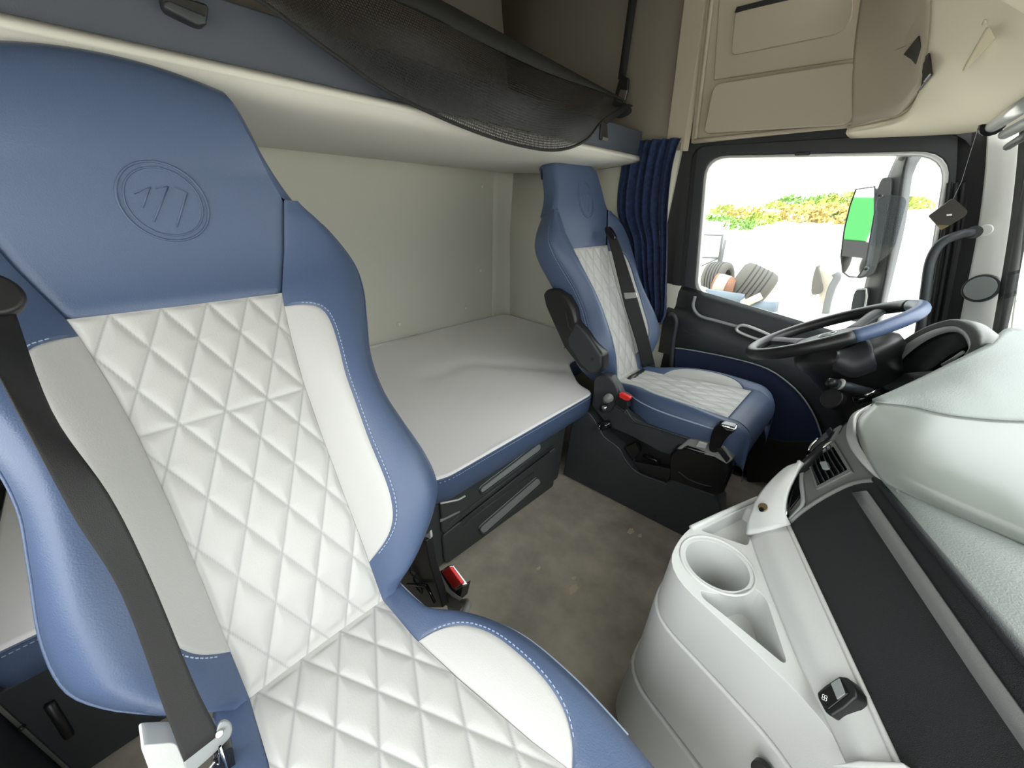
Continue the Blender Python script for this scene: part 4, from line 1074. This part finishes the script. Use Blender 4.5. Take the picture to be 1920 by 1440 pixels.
tube('face_edge', PV.q(((1482, 978), (1505, 958), (1548, 930), (1600, 906), (1648, 900)), .003), .004, 'midgrey', db, seg=8, sub=3)
# pale trim band round the smooth panel
e1 = Z3([(1634, 757, .862), (1598, 776, .846), (1587, 805, .833), (1591, 834, .826), (1615, 869, .816), (1652, 905, .802)])
e2 = Z3([(1640, 760, .864), (1611, 784, .853), (1608, 822, .845), (1632, 865, .833), (1664, 905, .816)])
loft('panel_border', [e1, [a + (b - a) * .5 + V3((0, 0, .004)) for a, b in zip(resample(cr(e1, 8), 12), resample(cr(e2, 8), 12))], e2], 'silver', db, n=24, sub=5, thick=.006)
tube('panel_seam', [p + V3((0, 0, .001)) for p in e2], .0018, 'dark', db, seg=6, sub=6)
# smooth panel, textured pad and hump of the dash top
g = [Z3(r) for r in (((1638, 761, .864), (1700, 767, .868), (1768, 783, .871), (1860, 793, .873), (1920, 795, .875), (2080, 800, .878)),
     ((1609, 792, .851), (1690, 815, .862), (1760, 832, .866), (1860, 850, .87), (1920, 860, .872), (2080, 885, .876)),
     ((1613, 834, .842), (1690, 860, .853), (1760, 880, .858), (1860, 905, .862), (1920, 920, .864), (2080, 960, .868)),
     ((1637, 870, .831), (1700, 898, .838), (1760, 922, .842), (1860, 958, .846), (1920, 980, .848), (2080, 1040, .85)),
     ((1664, 905, .816), (1700, 921, .818), (1760, 947, .820), (1860, 990, .824), (1920, 1016, .826), (2080, 1088, .83)))]
for r_ in g: r_.append(r_[-1] + V3((r_[-1].x - r_[-2].x, r_[-1].y - r_[-2].y, 0)) * 1.6 + V3((0, 0, -.01)))
loft('smooth_panel', g, 'dashgl', db, n=36, sub=6, thick=.008)
tube('panel_step', [p + V3((0, 0, .002)) for p in g[4]], .004, 'dashtop', db, seg=8, sub=4)
top_b = [up0, up0.lerp(up1, .3), up0.lerp(up1, .7), up1, up0 + (up1 - up0) * 1.6]
top_b = [p + V3((0, 0, .002)) for p in top_b]
tm = [a.lerp(b, .5) + V3((0, 0, .006)) for a, b in zip(resample(cr(top_b, 6), 8), resample(cr(g[4], 6), 8))]
loft('textured_pad', [top_b, tm, g[4]], 'dashtop', db, n=30, sub=5, thick=.01)
tube('pad_edge', top_b, .006, 'insert', db, seg=8, sub=3)
h0 = Z3([(1636, 757, .863), (1690, 732, .882), (1740, 708, .90), (1800, 677, .925), (1850, 651, .945), (1905, 622, .965)])
h0.append(V3((.42, 1.30, .93)))
h2 = [p + V3((0, 0, .001)) for p in g[0]]
h1 = [a.lerp(b, .5) + V3((-.002, -.008, .012)) * min(1, i / 6) for i, (a, b) in enumerate(zip(resample(cr(h0, 6), 20), resample(cr(h2, 6), 20)))]
loft('dash_hump', [h0, h1, h2], 'dashtop', db, n=30, sub=8, thick=.01)
tube('hump_edge', h0, .0035, 'dark', db, seg=8, sub=4)
loft('hump_flank', [h0, [p + V3((.03, .05, -.05)) for p in h0], [p + V3((.10, .10, -.16)) for p in h0]], 'black', db, n=20, sub=4, thick=.006)
tube('panel_emblem', [p for p in cr(Z3([(1862, 858, .873), (1885, 850, .873), (1918, 852, .873), (1930, 862, .873), (1915, 868, .873), (1890, 866, .873)]), 4, True)], .003, 'light', db, seg=6, closed=True)
# deck closing the dash towards the windscreen
plate('dash_deck', [(.22, -.40, .78), (.36, -.40, .78), (.60, .3, .78), (.60, 1.4, .78), (.36, 1.93, .78), (.14, 1.93, .74), (.12, 1.05, .78), (.25, .55, .78)], (0, 0, -.03), 'dashtop', db)
# instrument hood
def hy(px): return interp([(1640, 1.66), (1835, 1.30)], px)
def ph(L, d=0): return [pY(a, b, hy(a)) + V3((d, 0, 0)) for a, b in L]
ho = ((1640, 694), (1660, 668), (1695, 637), (1738, 612), (1782, 599), (1812, 604), (1832, 624), (1835, 648), (1818, 672))
hi = ((1650, 696), (1668, 674), (1700, 645), (1740, 622), (1780, 611), (1804, 617), (1818, 634), (1819, 652), (1806, 672))
HWT = (1, 1, 1, 1, 1, .8, .45, .2, .1)
loft('hood_shell', [ph(hi), ph(ho), [p + V3((.035, 0, .0)) * w_ for p, w_ in zip(ph(ho), HWT)], [p + V3((.07, .0, -.02)) * w_ for p, w_ in zip(ph(ho), HWT)]], 'midgrey', db, n=40, sub=5, thick=.006)
hj = ((1664, 696), (1680, 680), (1708, 654), (1744, 631), (1780, 620), (1799, 625), (1810, 640), (1812, 655), (1800, 672))
loft('hood_lining', [ph(hi, .001), ph(hj, .006)], 'light', db, n=40, sub=1, thick=.003)
loft('hood_inside', [ph(hj, .006), ph(hj, .05), [p + V3((.10, .02, -.01)) for p in ph(hj)]], 'black', db, n=40, sub=4, thick=.003)
plate('instrument_face', ph(hj, .075), (.01, 0, 0), 'gloss', db)
tube('lining_tab', ph(((1768, 684), (1790, 671), (1806, 660)), .0), .004, 'light', db, seg=6)
plate('hood_shelf', [pY(1648, 700, 1.60), pY(1700, 698, 1.50), pY(1790, 690, 1.38), pY(1700, 735, 1.30), pY(1655, 730, 1.40)], (.02, .02, -.03), 'dark', db, .006)
box('lower_dash', (.30, 1.42, .42), (.26, .92, .66), 'black', db, .03)
box('knee_panel', (.155, 1.50, .50), (.05, .70, .44), 'dark', db, .02, Matrix.Rotation(-.25, 3, 'Y'))

# ================================================================== CENTRE CONSOLE WITH CUP HOLDER
cn = thing('centre_console', 'pale grey moulded centre console with round cup holder and open trays', 'console')
foot = [(-.030, .895), (-.118, .675), (-.112, .546), (.02, .513), (.118, .486), (.19, .440), (.30, .40), (.34, .85)]
def fz(z, out=0):
    c = V3((.12, .66, 0)); r_ = []
    for x, y in foot:
        v = V3((x, y, 0)); d = (v - c).normalized(); r_.append(V3((x, y, z)) + d * out)
    return rquad(r_, [.03, .05, .07, .03, .03, .03, .03, .03], 6)
def solid_tier(name, z0, z1, o0, o1, m):
    A, B = fz(z0, o0), fz(z1, o1); n = len(A); bm = bmesh.new()
    a = [bm.verts.new(p) for p in A]; b = [bm.verts.new(p) for p in B]
    for i in range(n): bm.faces.new((a[i], a[(i + 1) % n], b[(i + 1) % n], b[i]))
    bm.faces.new(a[::-1]); bm.faces.new(b)
    return from_bm(name, bm, m, cn)
low_t = solid_tier('lower_side', .055, .252, .018, .012, 'light'); bevel(low_t, .006)
mid_t = solid_tier('middle_side', .256, .477, .006, .004, 'light'); bevel(mid_t, .006)
top_t = solid_tier('top_tray', .481, .60, .0, -.002, 'light')
def cutter(pts, z0, z1, taper=.0):
    c = sum((V3(p) for p in pts), V3()) / len(pts); bm = bmesh.new()
    a = [bm.verts.new(V3((c.x + (p.x - c.x) * (1 - taper), c.y + (p.y - c.y) * (1 - taper), z0))) for p in pts]; b = [bm.verts.new(V3((p.x, p.y, z1))) for p in pts]; n = len(a)
    for i in range(n): bm.faces.new((a[i], a[(i + 1) % n], b[(i + 1) % n], b[i]))
    bm.faces.new(a[::-1]); bm.faces.new(b)
    return from_bm('cut', bm, None)
def carve(o, cutters):
    for k in cutters:
        md_ = o.modifiers.new('b', 'BOOLEAN'); md_.operation = 'DIFFERENCE'; md_.object = k; md_.solver = 'EXACT'
    bpy.context.view_layer.update()
    dg = bpy.context.evaluated_depsgraph_get(); me = bpy.data.meshes.new_from_object(o.evaluated_get(dg))
    o.modifiers.clear(); old = o.data; o.data = me; bpy.data.meshes.remove(old)
    for k in cutters: d = k.data; bpy.data.objects.remove(k); bpy.data.meshes.remove(d)
cupc = pZ(1344, 1057, .60); cr_ = .0555
circ = [cupc + V3((cr_ * math.cos(a), cr_ * math.sin(a), 0)) for a in [2 * PI * k / 40 for k in range(40)]]
tray = rquad(Z3([(1312, 1106, .6), (1316, 1120, .6), (1388, 1177, .6), (1470, 1245, .6), (1476, 1240, .6), (1436, 1118, .6), (1412, 1099, .6), (1380, 1112, .6), (1345, 1114, .6)]), [.006, .008, .01, .006, .006, .02, .02, .02, .02], 4)
rear = rquad(Z3([(1312, 994, .6), (1402, 950, .6), (1420, 965, .6), (1402, 1024, .6)]), .008, 4)
carve(top_t, [cutter(circ, .50, .62, .10), cutter(tray, .53, .62, .05), cutter(rear, .565, .62, .04)])
bevel(top_t, .006, 3)
tube('cup_rim', [cupc + V3(((cr_ + .008) * math.cos(a), (cr_ + .008) * math.sin(a), .0005)) for a in [2 * PI * k / 48 for k in range(48)]], .0025, 'light', cn, seg=8, closed=True)
disc('cup_mat', (cupc.x, cupc.y, .502), (0, 0, 1), .045, .003, 'handle', cn)
tube('tray_rim', [p + V3((0, 0, .001)) for p in Z3([(1420, 936, .6), (1350, 966, .6), (1296, 991, .6)])], .006, 'light', cn, seg=8)
plate('sticker', Z3([(1326, 1140, .545), (1336, 1150, .545), (1338, 1147, .545), (1328, 1136, .545)]), (0, 0, .002), 'paleblue', cn)
# black rocker switch with fan symbol
fs = thing('fan_switch', 'black rocker switch with white fan symbol on the pale lower trim', 'switch')
sq = PT.q(((1530, 1298), (1546, 1284), (1572, 1267), (1586, 1268), (1603, 1292), (1605, 1308), (1582, 1328), (1558, 1343), (1546, 1335), (1533, 1310)), .010)
plate('switch_body', sq, PT.n * -.02, 'black', fs, .003)
plate('switch_face', PT.q(((1534, 1300), (1573, 1271), (1590, 1300), (1552, 1330)), .0125), PT.n * -.003, 'gloss', fs, .001)
plate('lens', PT.q(((1557, 1281), (1573, 1271), (1584, 1300), (1569, 1311)), .014), PT.n * -.002, 'handle', fs, .0006)
c = PT.p(1546, 1308, .0135); eu = (PT.p(1556, 1308, .0135) - c).normalized(); ev = PT.n.cross(eu)
bm = bmesh.new()
for k in range(4):
    a = PI / 2 * k + .4; q = c + eu * .0022 * math.cos(a) + ev * .0022 * math.sin(a)
    add_tube(bm, [q + (eu * math.cos(b) + ev * math.sin(b)) * .0016 for b in [2 * PI * j / 10 for j in range(10)]], .0004, 5, True)
from_bm('fan_symbol', bm, 'print_', fs)
disc('lower_knob', pZ(1433, 1442, .44) , (-.3, -1, .3), .014, .012, 'black', cn)
plate('glovebox_lip', [PT.p(1556, 1434, .006), PT.p(1610, 1424, .008), PT.p(1692, 1428, .008), PT.p(1700, 1440, .006), PT.p(1610, 1440, .006)], PT.n * -.012, 'light', db, .003)
plate('windscreen_glare_shelf', [(.2, -.4, .60), (.32, .44, .60), (.36, .44, .0), (.3, -.4, .0)], (.02, 0, 0), 'light', db)

# ================================================================== OUTSIDE
ZG = -1.05
struct(box('ground', (0, 20, ZG - .05), (120, 120, .1), 'concrete'), 'bright sunlit pale yard outside')
# mirror arm, housing, glass and clear deflector
mr = thing('door_mirror', 'large black wing mirror outside the driver window', 'mirror')
ym = 2.25
plate('mirror_housing', cr([pY(*c, ym) for c in ((1625, 518), (1606, 520), (1616, 480), (1634, 395), (1648, 345), (1658, 333), (1672, 340), (1664, 400), (1650, 470), (1640, 508))], 4, True), (.02, .11, 0), 'grey', mr, .012)
PM = Plane(pY(1610, 430, ym), pY(1610, 430, ym) + V3((0, 0, 1)), pY(1610, 430, ym) + V3((.57, -.82, 0)))
mg = [PM.p(*c) for c in ((1577, 480), (1583, 430), (1594, 385), (1605, 355), (1640, 350), (1640, 400), (1622, 500), (1608, 520), (1592, 519), (1580, 510))]
plate('mirror_back', [p + V3((.004, .012, 0)) for p in mg], (.015, .08, 0), 'grey', mr, .01)
plate('mirror_glass', mg, V3((.002, .006, 0)), 'mirror', mr)
tube('glass_edge', mg, .003, 'rubber', mr, seg=6, closed=True)
armq = [[pY(*c, ym + .05) for c in ((1686, 283), (1672, 312), (1664, 332), (1644, 430), (1620, 540), (1600, 620))], [pY(*c, ym) for c in ((1702, 283), (1700, 300), (1694, 325), (1680, 420), (1658, 530), (1640, 620))], [pY(*c, ym + .03) for c in ((1736, 283), (1726, 300), (1712, 325), (1698, 420), (1672, 530), (1650, 620))]]
loft('mirror_arm', armq, 'grey', mr, n=18, sub=5, thick=.02)
tube('arm_root', [armq[1][0] + V3((0, .03, -.01)), armq[1][0] + V3((0, -.06, .05)), (armq[1][0].x, 2.0, 1.50)], .03, 'grey', mr, sub=4)
tube('arm_seam', [p + V3((0, -.006, 0)) for p in armq[1]], .006, 'rubber', mr, seg=8, sub=4)
vs = rquad([pY(*c, 2.08) for c in ((1648, 364), (1703, 368), (1676, 470), (1630, 506), (1622, 495))], .03)
plate('wind_deflector', vs, (0, .004, 0), 'visor', door)
for q in (vs[3], vs[-8]): tube('deflector_clip', [q, (q.x, 1.99, q.z)], .006, 'rubber', door, seg=6)
sm = thing('kerb_mirror', 'small black lower mirror below the large wing mirror', 'mirror')
plate('housing', cr([pY(*c, ym) for c in ((1598, 560), (1606, 543), (1622, 541), (1626, 548), (1622, 580), (1612, 600), (1594, 600))], 3, True), (.02, .08, 0), 'grey', sm, .008)
tube('rim', [pY(*c, ym - .004) for c in ((1605, 542), (1624, 542), (1625, 556), (1619, 590))], .004, 'silver', sm, seg=6)
# white container wall and gate
def gz(px, py): return pZ(px, py, ZG)
wq = [gz(1418, 522), gz(1600, 545)]
wallh = lambda px, py, base: P(px, py, 'y', base.y).z
cw = thing('white_container', 'long white container standing across the yard beyond the window', 'container')
b0_, b1_ = gz(1418, 520), gz(1640, 548); b1_.y = b0_.y + 1.2; zt = P(1500, 427, 'y', b0_.y).z
dirw = (b1_ - b0_).normalized(); b1_ = b0_ + dirw * 11
for k in range(22):
    p = b0_ + dirw * (k * .5)
    bm = bmesh.new(); add_plate(bm, [p, p + dirw * .44, p + dirw * .44 + V3((0, 0, zt - ZG)), p + V3((0, 0, zt - ZG))], (0, .05, 0))
    from_bm('panel', bm, 'whitewall', cw)
bm = bmesh.new(); add_plate(bm, [b0_ + V3((0, .05, 0)), b1_ + V3((0, .05, 0)), b1_ + V3((0, .05, zt - ZG)), b0_ + V3((0, .05, zt - ZG))], (0, 2.2, 0)); from_bm('container_body', bm, 'whitewall', cw)
gt = thing('steel_gate', 'thin grey steel gate frame with white sheet beside the white container', 'gate')
yg = b0_.y - .5
g0, g1, g2, g3 = [pY(*c, yg) for c in ((1300, 440), (1355, 441), (1347, 498), (1296, 505))]
tube('frame', [g3, g0, g1, g2], .05, 'grey', gt, seg=6)
tube('crossbar', [pY(1300, 482, yg), pY(1350, 484, yg)], .03, 'grey', gt, seg=6); tube('brace', [pY(1306, 503, yg), pY(1348, 484, yg)], .025, 'grey', gt, seg=6)
plate('sheet', [pY(*c, yg + .1) for c in ((1310, 444), (1416, 444), (1408, 512), (1300, 512))], (0, .04, 0), 'whitewall', gt)
tube('post', [pY(1360, 450, yg - .2), pY(1350, 500, yg - .2)], .05, 'grey', gt, seg=6)
# green hill of scrub behind: each bush its own
def bush(px, py, y, r, leaf, label, i):
    c = pY(px, py, y); o = thing('scrub_bush', label, 'bush', 'scrub bushes on the bank')
    rg = random.Random(i); bm = bmesh.new()
    for k in range(420):
        a, z_, rr_ = rg.uniform(0, 2 * PI), rg.uniform(-.7, 1), rg.uniform(.55, 1.0)
        q = math.sqrt(max(0, 1 - z_ * z_)); d = V3((q * math.cos(a) * 1.5, q * math.sin(a), z_ * .75)) * r * rr_
        s = r * rg.uniform(.10, .2); t1 = V3((rg.gauss(0, 1), rg.gauss(0, 1), rg.gauss(0, 1))).normalized(); t2 = t1.orthogonal().normalized()
        p = c + d
        bm.faces.new([bm.verts.new(p + t1 * s), bm.verts.new(p + t2 * s * .6), bm.verts.new(p - t1 * s), bm.verts.new(p - t2 * s * .6)])
    f_ = from_bm('foliage', bm, leaf, o, recalc=False); f_['kind'] = 'stuff'
    tube('stem', [c + V3((0, 0, -r * 1.6)), c], r * .08, 'trunk', o, seg=6)
BS = [(1312, 432, 30, .7, 'leafg'), (1345, 420, 30, .9, 'leafg'), (1360, 405, 32, 1.0, 'leafy'), (1330, 408, 33, .9, 'leafy'), (1398, 408, 31, 1.0, 'leafo'), (1425, 420, 30, .9, 'leafy'),
      (1455, 400, 34, 1.0, 'leafy'), (1480, 385, 36, .9, 'leafg'), (1495, 408, 31, 1.0, 'leafo'), (1530, 400, 33, 1.1, 'leafy'), (1545, 382, 37, .9, 'leafg'), (1565, 405, 31, 1.0, 'leafo'), (1590, 385, 35, 1.1, 'leafy'), (1600, 405, 32, .9, 'leafg'), (1390, 428, 29, .8, 'leafg'), (1645, 390, 36, 1.1, 'leafy'), (1690, 395, 36, 1.1, 'leafy')]
ORD = ['leftmost', 'second', 'third', 'fourth', 'fifth', 'sixth', 'seventh', 'eighth', 'ninth', 'tenth', 'eleventh', 'twelfth', 'thirteenth', 'fourteenth', 'fifteenth', 'sixteenth', 'rightmost']
for i, (a, b, y, r, l) in enumerate(sorted(BS)):
    kind_ = {'leafg': 'green', 'leafy': 'yellow green', 'leafo': 'tan dry'}[l]
    bush(a, b, y, r, l, kind_ + ' scrub bush on the bank, ' + (ORD[i] + ' of the row' if i in (0, 16) else ORD[i] + ' from the left'), i)
bank = [[V3((x, y, z)) for x in (-30, -15, -5, 0, 8, 20)] for y, z in ((26, ZG), (29, .3), (33, 1.2), (38, 2.0), (46, 2.3))]
o = link('bank', grid_mesh('bank', bank), 'concrete', None, True); struct(o, 'pale grassy bank behind the yard')
# pile of old tyres and scrap
def tyre(c, ax, R_, w, label, m='tyre'):
    t = thing('old_tyre', label, 'tyre', None)
    ax = V3(ax).normalized(); e1_ = ax.orthogonal().normalized(); e2_ = ax.cross(e1_)
    secs = [(R_ * .55, -w * .4), (R_ * .75, -w * .5), (R_ * .95, -w * .42), (R_, -w * .3), (R_, w * .3), (R_ * .95, w * .42), (R_ * .75, w * .5), (R_ * .55, w * .4)]
    rows = [[V3(c) + (e1_ * math.cos(a) + e2_ * math.sin(a)) * r + ax * h for a in [2 * PI * k / 28 for k in range(29)]] for r, h in secs]
    o = link('carcass', grid_mesh('carcass', rows), m, t, True); solid(o, .02)
    for h in (-.24, -.12, 0, .12, .24):
        tube('tread_groove', [V3(c) + (e1_ * math.cos(a) + e2_ * math.sin(a)) * R_ * 1.002 + ax * h * w for a in [2 * PI * k / 28 for k in range(28)]], .012, 'rubber', t, seg=5, closed=True)
    return t
yt = 10.5
tyre(pY(1345, 524, yt), (.9, -.1, .12), .42, .55, 'grey dusty tyre at the left end of the scrap pile')
tyre(pY(1410, 534, yt - .6), (.93, .2, -.35), .40, .75, 'ribbed tan tyre leaning in the middle of the scrap pile', 'tyre')
dr = thing('rusty_drum', 'rusty red brake drum between the two old tyres', 'drum')
tube('shell', [pY(1340, 533, yt - .9), pY(1378, 541, yt - .9)], [.25, .22], 'rust', dr, seg=20)
tube('collar', [pY(1343, 536, yt - .92), pY(1362, 541, yt - .92)], [.28, .28], 'cream', dr, seg=20)
SPC = [((1315, 548), (1392, 560), .12, 'paleblue', 'faded blue steel beam lying under the tyres'), ((1390, 572), (1425, 556), .10, 'cream', 'pale plank leaning on the scrap pile'), ((1380, 556), (1392, 575), .12, 'whitewall', 'white block beside the pale plank'), ((1415, 574), (1455, 576), .14, 'paleblue', 'short blue grey beam at the right of the scrap pile'), ((1308, 540), (1322, 545), .08, 'whitewall', 'small white block at the left of the tyres')]
for a, b, w, m_, l in SPC:
    tag(tube('scrap_beam', [pY(*a, yt - 1.4), pY(*b, yt - 1.5)], w, m_, None, seg=4), l, 'scrap')
# wheels and mudguard of another truck
ow = thing('truck_wheel_arch', 'pale mudguard with dark tyre of another truck in the yard', 'mudguard')
ypx = 9.0
tube('guard', [pY(*c, ypx) for c in ((1566, 512), (1570, 520), (1560, 540), (1552, 566), (1548, 588))], .06, 'grey', ow, seg=8, sub=4)
plate('guard_panel', [pY(*c, ypx + .2) for c in ((1532, 500), (1564, 512), (1558, 540), (1546, 586), (1536, 560), (1528, 520))], (0, .3, 0), 'cream', ow, .05)
plate('tyre_face', cr([pY(*c, ypx + .1) for c in ((1524, 520), (1532, 498), (1538, 520), (1542, 545), (1532, 552), (1521, 550))], 4, True), (0, .3, 0), 'tyre', ow, .04)
# green truck standing behind, seen in the mirror
gtk = thing('green_truck', 'green truck with orange band reflected in the wing mirror', 'truck')
gx, gy = -14.0, 8.5
box('cargo_body', (gx - 3, gy, 1.05), (6, 2.4, 1.3), 'green', gtk, .05)
box('orange_panel', (gx + .03, gy + 1.0, .85), (.06, .36, 1.6), 'orange', gtk)
box('white_panel', (gx + .03, gy - .85, .9), (.06, .6, 1.0), 'whitewall', gtk)
box('chassis', (gx - 3, gy, .15), (6, 2.0, .5), 'rubber', gtk)
for k in (-.9, -2.2, -4.6):
    for d in (-1.1, .8): tube('wheel', [(gx + k, gy + d, ZG + .5), (gx + k, gy + d + .3, ZG + .5)], .5, 'rubber', gtk, seg=20)
